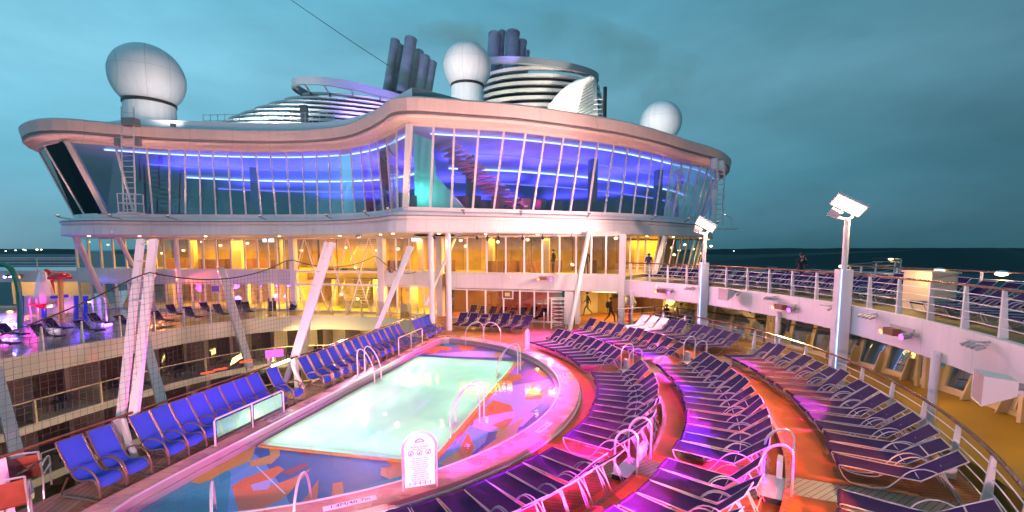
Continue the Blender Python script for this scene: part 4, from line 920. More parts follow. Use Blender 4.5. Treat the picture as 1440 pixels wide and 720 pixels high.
fl = at(792, 180, 45.5); lamp('SPOT', 'funnel_flood', fl, 4200, (1, .93, .75), target=at(812, 130, 53), size=.3, cone=70, blend=.8)
lamp('SPOT', 'funnel_flood', (-3, 49, 14.4), 6500, (1, .85, .62), target=(2, 55, 22), size=.3, cone=80, blend=.9)
lamp('SPOT', 'funnel_flood', (-15, 45, 16.0), 9000, (.42, .30, 1), target=(-14, 55, 23), size=.3, cone=90, blend=.9)
lamp('SPOT', 'funnel_flood', (-26, 45, 15.6), 9000, (.75, .8, .85), target=(-26, 52, 19), size=.3, cone=100, blend=.9)
lamp('SPOT', 'funnel_flood', (0, 50.5, 26), 800, (.4, .25, 1), target=(-1, 55, 28), size=.3, cone=90, blend=.9)
for x, y, z, tx, ty, tz, e_ in ((-24.5, 33.9, 14.0, -30, 39, 19, 1000), (-7.5, 33, 15.2, -4.2, 45, 21, 5200), (9.0, 36.5, 13.9, 14.3, 45, 16.5, 2600)):  # fill lights added on the roof to brighten the domes
    t = thing('dome_fill_light', {-24.5: 'small added fill light facing the left radar dome', -7.5: 'small added fill light facing the middle radar dome', 9.0: 'small added fill light facing the right radar dome'}[x], 'floodlight', (x, y, z-.3), group='added roof fill lights')
    MB().box((0, 0, .1), (.3, .2, .2)).cyl((0, 0, -.3), .05, .3, 6).build('housing', M['grey'], t)
    lamp('SPOT', 'dome_beam', (x, y, z+.1), e_, (1, .90, .88), target=(tx, ty, tz), size=.5, cone=70, blend=.8)
# dark mast right of the right funnel
m = thing('vent_mast', 'dark slim vent mast with white rungs beside the right funnel', 'mast', at(850, 176, 50)); b = MB(); b.tube([(0, 0, -1), (0, 0, 3.9)], .2, 10); b.build('pole', M['black'], m)
b = MB()
for k in range(6): b.tube([(0, 0, .2+k*.5), (-1.1, .3, .2+k*.5)], .04, 5)
b.build('rung', M['white'], m)
# thin roof rail left of the funnel
b = MB(); a = at(286, 172, 37); c = at(470, 168, 37); K = 18
for z in (.0, .45): b.tube([a+Vector((0, 0, z+.1)), c+Vector((0, 0, z+.1))], .025, 4)
for k in range(K+1): q = a.lerp(c, k/K); b.tube([q+Vector((0, 0, -.9)), q+Vector((0, 0, .6))], .03, 4)
tag(b.build('roof_railing', M['white']), 'thin white roof railing in front of the left funnel', 'railing')
b = MB().box(at(428, 160, 38), (.5, .4, 1.3)); b.box(at(428, 150, 38), (.62, .5, .12)); tag(b.build('roof_cabinet', M['grey']), 'small grey cabinet on the roof by the left funnel', 'cabinet')
# antenna wire
b = MB().tube([at(398, -8, 30), at(450, 28, 37), at(500, 62, 47), at(546, 92, 57)], [.02, .028, .035, .04], 4); tag(b.build('antenna_wire', M['dark']), 'thin dark antenna wire running up to the left of the picture from the left funnel', 'wire')
# window-washing ladder, left
t = thing('window_ladder', 'white gantry ladder with a basket hanging on the left glass wall', 'ladder', at(182, 300, 30.6)); T0 = -Vector(t.location)
b = MB()
for px in (171, 188): b.tube([at(px+3, 300, 30.6), at(px, 210, 31.2), at(px, 150, 31.6)], .05, 6)
o = b.build('rail', M['white'], t); o.location = T0
b = MB()
for k in range(19): yy = 158+k*7.6; b.tube([at(171+.15*k, yy, 31.4-.03*k), at(188+.15*k, yy, 31.4-.03*k)], .028, 5)
o = b.build('rung', M['white'], t); o.location = T0
b = MB(); c0_ = at(184, 286, 30.4)
for sx in (-.55, .55):
    for sy in (-.35, .35): b.tube([c0_+Vector((sx, sy, -.6)), c0_+Vector((sx, sy, .6))], .035, 5)
for z in (-.6, 0, .6): b.tube([c0_+Vector((sx, sy, z)) for sx, sy in ((-.55, -.35), (.55, -.35), (.55, .35), (-.55, .35))], .03, 5, closed=True)
b.box(c0_+Vector((0, 0, -.66)), (1.25, .85, .1)); o = b.build('basket', M['white'], t); o.location = T0
for px_, py_, dd in ((184, 172, (.9, .5, .5)), (166, 200, (.3, .3, .5)), (194, 200, (.3, .3, .5))): o = MB().box(at(px_, py_, 31.5), dd).build('motor', M['grey'], t); o.location = T0
# service gantry, right
t = thing('service_gantry', 'white service gantry with ladder at the right end of the lounge glass', 'gantry', at(1012, 310, 37)); T0 = -Vector(t.location); b = MB()
for px in (1001, 1009, 1019): b.tube([at(px-3, 316, 37), at(px, 232, 38)], .07, 6)
for k in range(11): b.tube([at(999, 308-k*7, 37.1), at(1018, 308-k*7, 37.1)], .04, 5)
o = b.build('frame', M['white'], t); o.location = T0
for px_, py_, r_ in ((1005, 232, .3), (1014, 235, .26)): o = MB().cyl(at(px_, py_, 38)-Vector((0, 0, .3)), r_, .8, 12).build('cylinder_unit', M['dome'], t); o.location = T0
o = MB().box(at(1003, 285, 37), (.35, .3, 2.0)).build('cable_box', M['dome'], t); o.location = T0
b = MB(); b.beam(at(994, 322, 36.5), at(1035, 322, 38), .5, .08); b.tube([at(1016, 300, 38), at(1028, 306, 38.4), at(1030, 318, 38.4)], .035, 5); o = b.build('platform', M['white'], t); o.location = T0
lamp('SPOT', 'gantry_light', at(1012, 246, 38.4), 70, (1, .7, .25), target=at(1014, 300, 39.5), size=.1, cone=120)
# thin brown exhaust smoke drifting off the pipes
def plume(name, label, pts, rad, dens):
    b = MB(); b.tube(spline(pts, 18), [rad[0]+(rad[1]-rad[0])*i/17 for i in range(18)], 12); m_ = bpy.data.materials.new(name); m_.use_nodes = True; t = m_.node_tree
    for n_ in list(t.nodes): t.nodes.remove(n_)
    o_ = nd(t, 'ShaderNodeOutputMaterial'); v_ = nd(t, 'ShaderNodeVolumePrincipled'); v_.inputs['Color'].default_value = (.80, .62, .30, 1); c_ = nd(t, 'ShaderNodeTexCoord'); n_ = nd(t, 'ShaderNodeTexNoise'); n_.inputs['Scale'].default_value = .16; n_.inputs['Detail'].default_value = 2
    r_ = nd(t, 'ShaderNodeMapRange'); r_.inputs[1].default_value = .42; r_.inputs[2].default_value = .75; r_.inputs[4].default_value = dens; t.links.new(c_.outputs['Object'], n_.inputs['Vector']); t.links.new(n_.outputs[0], r_.inputs[0]); t.links.new(r_.outputs[0], v_.inputs['Density']); t.links.new(v_.outputs[0], o_.inputs['Volume'])
    o = b.build('smoke', m_); o['kind'] = 'stuff'; o['label'] = label; return o
plume('smoke_left', 'brown smoke drifting right from the left funnel pipes', [at(590, 52, 59), at(612, 47, 60), at(640, 52, 62), at(676, 60, 66)], (1.0, 2.4), .16)
plume('smoke_right', 'brown smoke drifting right from the right funnel pipes', [at(722, 42, 58.5), at(765, 46, 61), at(820, 62, 65), at(880, 92, 72), at(960, 130, 82)], (1.2, 6.0), .055)
#==SECTION:FURNITURE==
# ================================================================= RAILINGS
def railing(name, label, pts, z0, h, nbars, every, post_w=.06, topm='wood', fin=True, inward=None, topr=.035):
    """one railing: handrail, bars and posts are its parts; pts run along its foot"""
    t = thing(name, label, 'railing', (pts[0].x, pts[0].y, z0)); T0 = -Vector(t.location)
    def g(o): o.location = T0; return o
    g(MB().tube(z_of(pts, z0+h), topr, 7).build('handrail', M[topm], t))
    for k in range(nbars): g(MB().tube(z_of(pts, z0+h*(k+1)/(nbars+1)+.02), .013, 5).build('bar', M['white'], t))
    for i in range(0, len(pts), every):
        p = pts[i]; b = MB(); q = inward(p) if inward else Vector((0, 0, 0)); q = Vector((q.x, q.y, 0)).normalized() if q.length else q
        a_ = Vector((-q.y, q.x, 0)) if q.length else Vector((1, 0, 0))
        wd = post_w; b.prism([Vector((p.x, p.y, z0))-a_*wd/2-q*.02, Vector((p.x, p.y, z0))-a_*wd/2+q*.14, Vector((p.x, p.y, z0+h-.02))-a_*wd/2+q*.045, Vector((p.x, p.y, z0+h-.02))-a_*wd/2-q*.02], a_*wd)
        g(b.build('post', M['white'], t))
    return t
toC = lambda p: Vector((CX-p.x, CY-p.y, 0))
awC = lambda p: Vector((p.x-CX, p.y-CY, 0))
railing('terrace_railing', 'white bar railing with dark wooden handrail behind the outermost lounger row', [P(17.42, -66+i*1.0) for i in range(0, 98)], .4, 1.1, 4, 5, inward=toC)
railing('deck_railing', 'white railing with brown handrail along the inner edge of the upper sun deck', [P(18.72, -60+i*1.0) for i in range(0, 103)], 2.95, 1.08, 4, 4, inward=awC)
railing('deck_railing', 'seaward railing with brown handrail beyond the upper deck loungers', [P(rout(-60+i)-.1, -60+i*1.0) for i in range(0, 92)], 2.95, 1.15, 3, 4, inward=toC)
t = railing('canyon_railing', 'railing with varnished wooden handrail behind the row of blue chairs', [UV(-8+i*.5, -.12) for i in range(0, 56)], 0, 1.08, 0, 4, post_w=.14, inward=lambda p: UV(0, 1)-UV(0, 0), topr=.03)
o = MB().add([UV(-8, -.16, .1), UV(19.5, -.16, .1), UV(19.5, -.16, 1.0), UV(-8, -.16, 1.0)], [(0, 1, 2, 3)]).build('glass', M['gl_bal'], t); o.location = -Vector(t.location)
t2 = railing('entrance_railing', 'low white railing between the entrance and the white-lit loungers', [at(868, 465, 26.8)+(at(952, 455, 28.5)-at(868, 465, 26.8))*i/10 for i in range(11)], .0, 1.35, 3, 2, topm='white')
for i, px in enumerate((1052, 1094, 1140, 1253, 1322, 1410, 1010, 975)):
    th = 0
    best = min(range(-600, 320), key=lambda k: abs((lambda q: 720+FPX*q.x/(q.y*math.cos(PITCH)-(q.z-EYE)*math.sin(PITCH)))(P(rout(k/10)-.15, k/10, 4.0))-px)); p = P(rout(best/10)-.2, best/10, 4.08)
    t = thing('rail_lamp', 'small warm lamp on the seaward rail, %s from the right' % ['fourth', 'fifth', 'sixth', 'third', 'second', 'first', 'seventh', 'eighth'][i] if i != 2 else 'small warm lamp on the seaward rail beside the leaning man', 'lamp', p, group='lamps on the seaward rail')
    MB().lathe((0, 0, 0), [(.05, -.1), (.16, -.06), (.17, -.01), (.1, .03)], 12).build('lens', M['warm'], t); MB().lathe((0, 0, .03), [(.18, 0), (.16, .03), (.04, .06)], 12).build('cap', M['white'], t)
    lamp('POINT', 'rail_glow', p+Vector((0, 0, -.2)), 16, (1, .66, .25), size=.1)
# white box locker on the upper deck, lit
t = tag(MB().box(P(20.4, -4.6, 3.55), (1.3, .7, 1.2), rz=1.4).box(P(20.4, -4.6, 4.17), (1.4, .8, .06), rz=1.4).build('towel_locker', M['cream']), 'cream towel locker on the upper deck behind the lamp column', 'locker')
lamp('POINT', 'locker_light', P(19.7, -5.2, 4.05), 14, (1, .74, .3), size=.08)
#==SECTION:LOUNGERS==
# ================================================================= LOUNGERS
def make_lounger(label, sling, group, rec=0.0):
    t = thing('sun_lounger', label, 'sun lounger', group=group); W = .27
    prof = [(0, .345), (.03, .36), (.25, .345), (.6, .325), (.95, .325), (1.2, .335), (1.24, .37), (1.5-.02*rec, .59+.04*rec), (1.78-.06*rec, .82+.08*rec), (1.80-.06*rec, .835+.08*rec)]
    b = MB(); n = len(prof)
    up = [[Vector((x, s, z+.0)) for x, z in prof] for s in (-W+.015, 0, W-.015)]
    up[1] = [p-Vector((0, 0, .014)) for p in up[1]]
    b.loft(up); b.loft([[p-Vector((0, 0, .012)) for p in r_] for r_ in up])
    b.build('sling', sling, t, smooth=False)
    b = MB(); b.tube([(0.0, -W+.02, .33), (0.0, W-.02, .33)], .045, 8); b.build('foot_roll', sling, t)
    b = MB()
    for s in (-W, W):
        b.tube([(x, s, z) for x, z in [(0, .35), (.3, .35), (.9, .33), (1.22, .335)]], .0105, 6); b.tube([(1.2, s, .335), (1.5-.02*rec, s, .59+.04*rec), (1.8-.06*rec, s, .84+.08*rec)], .0105, 6)
    for x, z in ((.02, .34), (.62, .30), (1.2, .32), (1.8-.06*rec, .84+.08*rec)): b.tube([(x, -W, z), (x, W, z)], .012, 6)
    b.tube([(1.52, -W, .58), (1.52, W, .58)], .012, 5); b.tube([(1.50, -W+.03, .55), (1.72, -W+.03, .10)], .012, 5); b.tube([(1.50, W-.03, .55), (1.72, W-.03, .10)], .012, 5); b.tube([(1.74, -W, .08), (1.74, W, .08)], .014, 5)
    b.build('seat_frame', M['frame'], t)
    for s in (-W-.004, W+.004):
        pts = spline([(-.01, s, .345), (.03, s, .22), (.14, s, .07), (.3, s, .018), (.55, s, .018), (.72, s, .07), (.88, s, .27), (1.02, s, .46), (1.2, s, .56), (1.42, s, .53), (1.6, s, .37), (1.76, s, .10), (1.80, s, .02)], 26)
        MB().tube(pts, .0115, 6).build('side_frame', M['frame'], t)
    return t
LP = make_lounger('', M['sling'], ''); VAR = [LP, make_lounger('', M['sling'], '', 1.0), make_lounger('', M['sling'], '', -.6)]; LW = make_lounger('', M['slinglit'], '')
used = {}
def put(proto, p, face, label, group):
    if proto is LP: q_ = random.random(); proto = VAR[0 if q_ < .72 else 1 if q_ < .88 else 2]
    k = id(proto)
    if k in used: o = copy_tree(proto)
    else: o = proto; used[k] = 1
    o.location = p; o.rotation_euler = (0, 0, face); o['label'] = label; o['group'] = group
    return o
rows_ = [ # ring foot radius, z, theta list, text
 (9.95, 0, [-39.2-3.05*i for i in range(8)], '%s navy lounger past the near steps, innermost row, bottom edge of view', 'near innermost lounger row'),
 (9.9, 0, [-32.4+3.0*i for i in range(12)], '%s navy lounger from the near steps in the magenta-lit innermost row', 'middle innermost lounger row'),
 (9.75, 0, [9.6+3.2*i for i in range(9)], '%s navy lounger from the far steps in the innermost far row', 'far innermost lounger row'),
 (12.42, .2, [-35.9-2.7*i for i in range(7)], '%s navy lounger past the steps, second row, bottom edge of view', 'near second lounger row'),
 (12.42, .2, [-31.1+2.56*i for i in range(14)], '%s navy lounger from the near steps in the second curved row', 'middle second lounger row'),
 (12.42, .2, [10.4+2.9*i for i in range(10)], '%s navy lounger from the far steps in the far part of the second row', 'far second lounger row'),
 (15.35, .4, [-35.6-2.6*i for i in range(3)], '%s navy lounger past the beige path in the outer row by the rail', 'near outer lounger row'),
 (15.35, .4, [-29.4+2.42*i for i in range(15)], '%s navy lounger from the beige path in the outer row by the rail', 'middle outer lounger row'),
 (15.35, .4, [11.4+2.1*i for i in range(5)], '%s navy lounger in the group of five beneath the second lamp post', 'far outer lounger row')]
for rf_, z, ths, txt, grp in rows_:
    for i, th in enumerate(ths):
        th += random.uniform(-.15, .15); put(LP, P(rf_+random.uniform(-.04, .04), th, z), R(th+random.uniform(-1, 1)), txt % ordn(i), grp)
for i, th in enumerate([22.6+2.3*k for k in range(5)]):
    put(LW if i > 1 else LP, P(15.2, th, .4), R(th), '%s lounger from the right in the pale floodlit group by the entrance railing' % ORD[i], 'floodlit far lounger group')
# two straight rows at the far end of the pool
a0, a1 = un(638, 464, 0), un(742, 470, 0)
for i in range(7):
    p = a0.lerp(a1, i/7.0+.02); put(LP, p, R(78-2*i), '%s navy lounger from the left in the front row past the pool' % ORD[i], 'front lounger row by the far glass')
a0, a1 = un(656, 451, 0), un(766, 455, 0)
for i in range(8):
    p = a0.lerp(a1, i/8.0); put(LP, p+Vector((0, .0, 0)), R(76-2*i), '%s navy lounger from the left in the back row below the far glass wall' % ORD[i], 'back lounger row by the far glass')
# upper sun deck
for rr0, nm, rg0 in ((19.35, 'inner', 'inner row of the upper deck loungers'), (21.6, 'outer', 'outer row of the upper deck loungers')):
    for i in range(33):
        th = -26 + i*2.05
        if th > 39 or (rr0 < 20 and -6.8 < th < -1.5): continue
        if rr0 > 20 and th > 24: continue
        put(LP, P(rr0, th, 2.955), R(th), '%s dark lounger from the right, %s row on the upper sun deck' % (ordn(i), nm), rg0)
# loungers on the far deck across the canyon
for r_i, off in enumerate((-1.6, -4.2)):
    es = offset(edge, off)
    for i in range(12):
        k = 18+i*3; p = es[k]; q = es[k+1]-es[k]; ang = math.atan2(q.y, q.x)+math.pi/2
        put(LP, (p.x, p.y, 0), ang, '%s dark lounger from the near end in the %s row across the canyon' % (ORD[i], ('front', 'back')[r_i]), 'loungers across the canyon')
# ---- blue sling chairs along the canyon rail
t = thing('blue_chair', '', 'chair', group='blue chairs along the canyon rail'); W = .215
prof = [(-.46, 1.10), (-.40, .98), (-.27, .74), (-.12, .50), (-.02, .40), (.10, .37), (.28, .41), (.42, .43), (.52, .37), (.54, .27)]
sm = spline([(x, 0, z) for x, z in prof], 20); b = MB()
up = [[Vector((p.x, s, p.z)) for p in sm] for s in (-W, 0, W)]; up[1] = [p-Vector((-.012, 0, .014)) for p in up[1]]
b.loft(up); b.loft([[p-Vector((.012, 0, .014)) for p in r_] for r_ in up]); b.build('sling', M['blue'], t)
for s in (-W-.02, W+.02):
    b = MB(); b.tube([Vector((p.x, s, p.z)) for p in sm], .018, 6)
    b.tube(spline([(-.12, s*1.04, .52), (.0, s*1.04, .62), (.22, s*1.04, .66), (.45, s*1.04, .58), (.56, s*1.04, .40), (.58, s*1.04, .2), (.56, s*1.04, .02), (.2, s*1.04, .02), (-.35, s*1.04, .02), (-.42, s*1.04, .06), (-.2, s*1.04, .42)], 26), .018, 6); b.build('side_frame', M['bronze'], t)
b = MB()
for x, z in ((-.46, 1.1), (.53, .27), (-.1, .44), (-.38, .03)): b.tube([(x, -W-.02, z), (x, W+.02, z)], .015, 5)
b.build('cross_bar', M['bronze'], t)
BC = t; fang = math.atan2(-.215, .977)
us = [.92, 1.46]; us += [2.32+.485*i for i in range(8)] + [6.5] + [8.0+.56*i for i in range(14)] + [16.6+.62*i for i in range(4)]
for i, u in enumerate(us):
    o = BC if i == 0 else copy_tree(BC)
    o.location = UV(u, .62 if u < 16 else .9); o.rotation_euler = (0, 0, fang+random.uniform(-.03, .03) - (.25 if u > 16 else 0))
    o['label'] = ('royal blue sling chair, left one of the separate pair by the net mast', 'royal blue sling chair, right one of the separate pair by the net mast')[i] if i < 2 else \
      ('%s blue sling chair from the left in the nine behind the near glass screen' % ORD[i-2] if i < 11 else '%s blue sling chair from the left in the long row past the tube lamp' % ORD[i-11] if i < 25 else '%s grey-blue sling chair from the left beyond the round columns' % ORD[i-25])
# the two steel chairs in the near corner
for i, (p, a) in enumerate(((un(36, 700, .0), 2.2), (un(8, 745, .0), 2.35))):
    t = thing('steel_chair', ['rust-red sling chair with a crumpled plastic bag at the left corner', 'steel armchair cut off by the bottom left corner'][i], 'chair', (p.x, p.y, 0), a)
    W = .29; pr = spline([(-.35, 0, .95), (-.28, 0, .7), (-.2, 0, .46), (.0, 0, .42), (.35, 0, .46)], 14); b = MB()
    b.loft([[Vector((q.x, s, q.z)) for q in pr] for s in (-W, 0, W)]); b.loft([[Vector((q.x+.012, s, q.z-.014)) for q in pr] for s in (-W, 0, W)]); b.build('sling', mat('rust_sling_%d' % i, (.30, .07, .04), .5, noise=.4, nscale=4), t)
    for s in (-W-.02, W+.02):
        b = MB(); b.tube(spline([(-.37, s, 1.0), (-.30, s, .72), (-.22, s, .46), (-.3, s, .02)], 12), .018, 6); b.tube(spline([(-.28, s, .66), (.0, s, .68), (.3, s, .66), (.38, s, .52), (.36, s, .02)], 14), .018, 6); b.tube([(-.22, s, .46), (.37, s, .46)], .015, 6); b.build('side_frame', M['steel'], t)
    b = MB(); b.tube(spline([(-.37, -W-.02, 1.0), (-.40, 0, 1.03), (-.37, W+.02, 1.0)], 8), .018, 6); b.build('top_bar', M['steel'], t)
bagp = un(30, 684, .5); b = MB(); rb = random.Random(5); vs = []
for i in range(9):
    for j in range(9): vs.append(Vector((bagp.x-.05+(i-4)*.045+rb.uniform(-.02, .02), bagp.y+.25+(j-4)*.04+rb.uniform(-.02, .02), .62+.05*rb.random()+.03*i)))
b.add(vs, [(i*9+j, i*9+j+1, (i+1)*9+j+1, (i+1)*9+j) for i in range(8) for j in range(8)]); tag(b.build('plastic_bag', glass('thin_plastic', (.85, .88, .92), .25, .15)), 'crumpled clear plastic bag on the rust-red chair', 'bag')
#==SECTION:POOLSIDE==
# ================================================================= POOLSIDE THINGS
def uloop(a, c, h, r_=.022, n=10):
    """inverted U of steel tube from a to c"""
    a = Vector(a); c = Vector(c); m_ = (a+c)/2; w = (c-a); pts = [a]
    for k in range(n+1):
        t_ = math.pi*k/n; pts.append(m_ - w/2*math.cos(t_) + Vector((0, 0, max(a.z, c.z)-m_.z+h-w.length/2+w.length/2*math.sin(t_))))
    return pts + [c]
def ladder(label, u, v0, v1, du=.5):
    t = thing('pool_ladder', label, 'pool ladder', UV(u, v0, .15), group='steel ladders of the pool'); T0 = -Vector(t.location)
    for s in (0, du):
        o = MB().tube(uloop(UV(u+s, v0, .15), UV(u+s, v1, -.55), .95), .022, 8).build('hand_rail', M['steel'], t); o.location = T0
    for k in range(3):
        b = MB(); m_ = (UV(u, v1, -.12-.26*k)+UV(u+du, v1, -.12-.26*k))/2; b.beam(UV(u, v1, -.12-.26*k), UV(u+du, v1, -.12-.26*k), .12, .03); o = b.build('step', M['grey'], t); o.location = T0
ladder('steel pool ladder on the side of the blue chairs', 9.15, 1.62, 2.3)
ladder('steel pool ladder on the curved side nearest the rules sign', 5.75, 7.35, 6.5, .45)
ladder('steel pool ladder at the far right corner of the pool', 10.9, 7.35, 6.5, .5)
def handrail(label, pairs, h, m='steel', r_=.024, grp='steel handrails'):
    t = thing('step_handrail', label, 'handrail', pairs[0][0], group=grp); T0 = -Vector(t.location)
    for a, c in pairs: o = MB().tube(uloop(a, c, h), r_, 8).build('rail', M[m], t); o.location = T0
    return t
handrail('two steel loop rails at the far curved end of the pool', [(P(8.45, 57.5, -.1), P(9.15, 53.5, .15)), (P(9.1, 53, .15), P(9.5, 48, .02))], .95)
handrail('steel loop rail on the near pool ledge left of the depth plate', [(un(437, 704, -.13), un(414, 742, .15))], .62)
handrail('steel loop rail at the bottom edge on the pool ledge', [(un(303, 715, -.13), un(299, 765, .15))], .62)
def step_unit(label, r0, z, th, dth, names):
    t = thing('step_block', label[0], 'step', P(r0-.35, th, z), group='step blocks between the terraces'); T0 = -Vector(t.location)
    o = MB().box(P(r0-.21, th, z+.055), (.4, 1.0, .11), rz=R(th)).build('tread', M['dark'], t); o.location = T0
    o = MB().box(P(r0-.21, th, z+.10), (.43, .98, .03), rz=R(th)).build('nosing', M['signw'], t); o.location = T0
    for s, lab in ((-1, label[1]), (1, label[2])):
        a_ = th+s*dth; handrail(lab, [(P(r0-.38, a_, z+.02), P(r0+.12, a_, z+.2))], .92, grp='handrails of the terrace steps')
    b = MB().box(P(r0-.1, th+dth*1.35, z+.24), (.10, .34, .46), rz=R(th)); tag(b.build('step_light_box', M['signw']), label[3], 'box', 'white boxes beside the steps')
step_unit(['low step between the innermost and second terrace, near path', 'near-path lower handrail, closer loop', 'near-path lower handrail, farther loop', 'white box beside the lower near steps'], 11.8, 0, thp(11.8), 2.1, None)
step_unit(['low step between the second and outer terrace, near path', 'near-path upper handrail, closer loop', 'near-path upper handrail, farther loop', 'white box beside the upper near steps'], 14.5, .2, thp(14.5), 1.7, None)
step_unit(['low step between the innermost and second terrace, far path', 'far-path lower handrail, closer red-lit loop', 'far-path lower handrail, farther red-lit loop', 'white box beside the lower far steps'], 11.8, 0, 6, 2.1, None)
step_unit(['low step between the second and outer terrace, far path', 'far-path upper handrail, closer loop', 'far-path upper handrail, farther loop', 'white box beside the upper far steps'], 14.5, .2, 6.8, 1.7, None)
# glass splash screens
for lab, u0, u1, h in (('glass splash screen with steel frame nearer the camera on the pool edge', 3.0, 5.35, .66), ('far glass splash screen glowing pink on the pool edge', 12.7, 15.3, .78)):
    t = thing('splash_screen', lab, 'glass screen', UV(u0, 1.52, .15), group='splash screens of the pool'); T0 = -Vector(t.location)
    o = MB().tube([UV(u0, 1.52, .15), UV(u0, 1.52, h+.10), UV(u0+.06, 1.52, h+.15), UV(u1-.06, 1.52, h+.15), UV(u1, 1.52, h+.1), UV(u1, 1.52, .15)], .024, 8).build('frame', M['steel'], t); o.location = T0
    um = (u0+u1)/2; o = MB().tube([UV(um, 1.52, .15), UV(um, 1.52, h+.15)], .02, 8).build('middle_post', M['steel'], t); o.location = T0
    for a_, c_ in ((u0, um), (um, u1)):
        o = MB().add([UV(a_+.06, 1.52, .22), UV(c_-.06, 1.52, .22), UV(c_-.06, 1.52, h+.08), UV(a_+.06, 1.52, h+.08)], [(0, 1, 2, 3)]).build('glass', glass('screen_glass', (.72, .86, .84), .22, .03), t); o.location = T0
# ---- writing
def text(s, size, M4, m, parent=None, name='lettering', ext=.002, align='CENTER', sx=1.0):
    c = bpy.data.curves.new(name, 'FONT'); c.body = s; c.size = size; c.extrude = ext; c.align_x = align; c.align_y = 'CENTER'; c.space_line = 1.1
    o = bpy.data.objects.new(name, c); COL.objects.link(o); c.materials.append(m)
    me = bpy.data.meshes.new_from_object(o.evaluated_get(bpy.context.evaluated_depsgraph_get())); bpy.data.objects.remove(o); o = bpy.data.objects.new(name, me); COL.objects.link(o)
    if parent: o.parent = parent
    o.matrix_local = M4 @ Matrix.Scale(sx, 4, (1, 0, 0))
    return o
def arch(w, h, n=14):
    r_ = w/2; return [(-r_, 0)] + [(-r_*math.cos(math.pi*k/n), h-r_+r_*math.sin(math.pi*k/n)) for k in range(n+1)] + [(r_, 0)]
def arch_sign(label, loc, rz, w, h, full):
    t = thing('pool_rules_sign', label, 'sign', loc, rz)
    A = arch(w, h); MB().prism([Vector((x, -.012, z+.06)) for x, z in arch(w*.9, h-.08)], (0, .024, 0)).build('board', M['signw'], t)
    MB().tube([Vector((-w/2, 0, 0))]+[Vector((x, 0, z)) for x, z in A[1:-1]]+[Vector((w/2, 0, 0))], .024, 8).build('frame', M['steel'], t)
    F = lambda x, z: Matrix.Translation((x, -.016, z)) @ Matrix.Rotation(R(90), 4, 'X')
    if full:
        text('POOL RULES', .058, F(0, h-.30), M['ink'], t); text('REGLAS DE LA PISCINA', .026, F(0, h-.345), M['ink'], t)
        lines = ['No lifeguard on duty', 'Parents are responsible for', 'the safety of children', 'No diving or jumping', 'No running on pool deck', 'Please shower before', 'entering the pool', 'No glass containers', 'No food or drinks in pool', 'Children in diapers are', 'not permitted in the pool', 'Maximum 60 persons', 'Pool hours 8 am to 10 pm']
        for i, s in enumerate(lines): text(s, .033, F(0, h-.53-.043*i), M['ink'], t)
        for i, x in enumerate((-.17, 0, .17)):
            b = MB(); b.tube([Vector((x+.05*math.cos(2*math.pi*k/16), -.016, h-.42+.05*math.sin(2*math.pi*k/16))) for k in range(16)], .006, 4, closed=True); b.beam((x-.035, -.016, h-.455), (x+.035, -.016, h-.385), .008, .008); b.cyl((x, -.016, h-.45), .012, .04, 6); b.build('pictogram', M['redink'] if i < 2 else M['ink'], t)
        b = MB(); b.tube([Vector((x_, -.016, h-.19+.05*math.sin(math.pi*(x_+.09)/.18))) for x_ in [-.09+.018*k for k in range(11)]], .01, 4); b.tube([Vector((-.08, -.016, h-.2)), Vector((.08, -.016, h-.2))], .008, 4); b.build('emblem', M['ink'], t)
        for i in range(5):
            b = MB(); x = -.2+.1*i; b.tube([Vector((x, -.016, .09)), Vector((x, -.016, .13))], .009, 4); b.lathe((x, -.016, .142), [(.004, -.01), (.011, 0), (.004, .01)], 6); b.build('pictogram', M['ink'], t)
    else:
        for i in range(7): MB().box((0, -.016, h-.22-.1*i), (w*.62, .006, .02)).build('printed_line', M['ink'], t)
    return t
s0, s1 = P(9.05, -60.8, .15), P(9.05, -57.0, .15)
arch_sign('arched white pool rules sign in a steel frame on the near coping', un(591, 687, .15), math.atan2(.30, 1.0), .66, 1.17, True)
arch_sign('small arched white sign on the coping at the far right of the pool', P(9.1, 32.6, .15), 1.1, .40, 1.0, False)
def marker(s, loc, rz, label, w=.95, size=.15):
    t = thing('depth_marker', label, 'depth marker', loc, rz, group='depth markers on the coping')
    MB().box((0, 0, .004), (w, .17, .006)).build('plate', M['signw'], t); text(s, size, Matrix.Translation((0, 0, .008)), M['ink'], t)
def mrk(px, py, s, lab, w=.95, size=.15, Rr=8.98):
    p = un(px, py, .15); th = math.degrees(math.atan2(p.y-CY, p.x-CX)); q = P(Rr, th, .152); marker(s, q, R(th+90), lab, w, size)
mrk(492, 706, '1.4M/4ft 7in', 'white depth plate 1.4M/4ft 7in on the coping left of the rules sign')
mrk(748, 598, '1.4M/4ft 7in', 'white depth plate on the magenta coping beside the curved ladder', .8, .12)
mrk(794, 529, 'NO DIVING', 'small white plate on the coping at the rightmost bulge', .6, .1)
mrk(728, 484, 'NO DIVING', 'white plate on the coping at the far curved end', .9, .12)
for px, py, u, lab in ((380, 594, 5.1, 'first'), (487, 540, 9.9, 'second'), (577, 487, 14.3, 'third')):
    marker('NO DIVING' if u < 10 else '1.4M/4ft 7in', UV(u, 1.63, .152), UANG, '%s white plate from the left on the straight coping by the blue chairs' % lab, .95, .14)
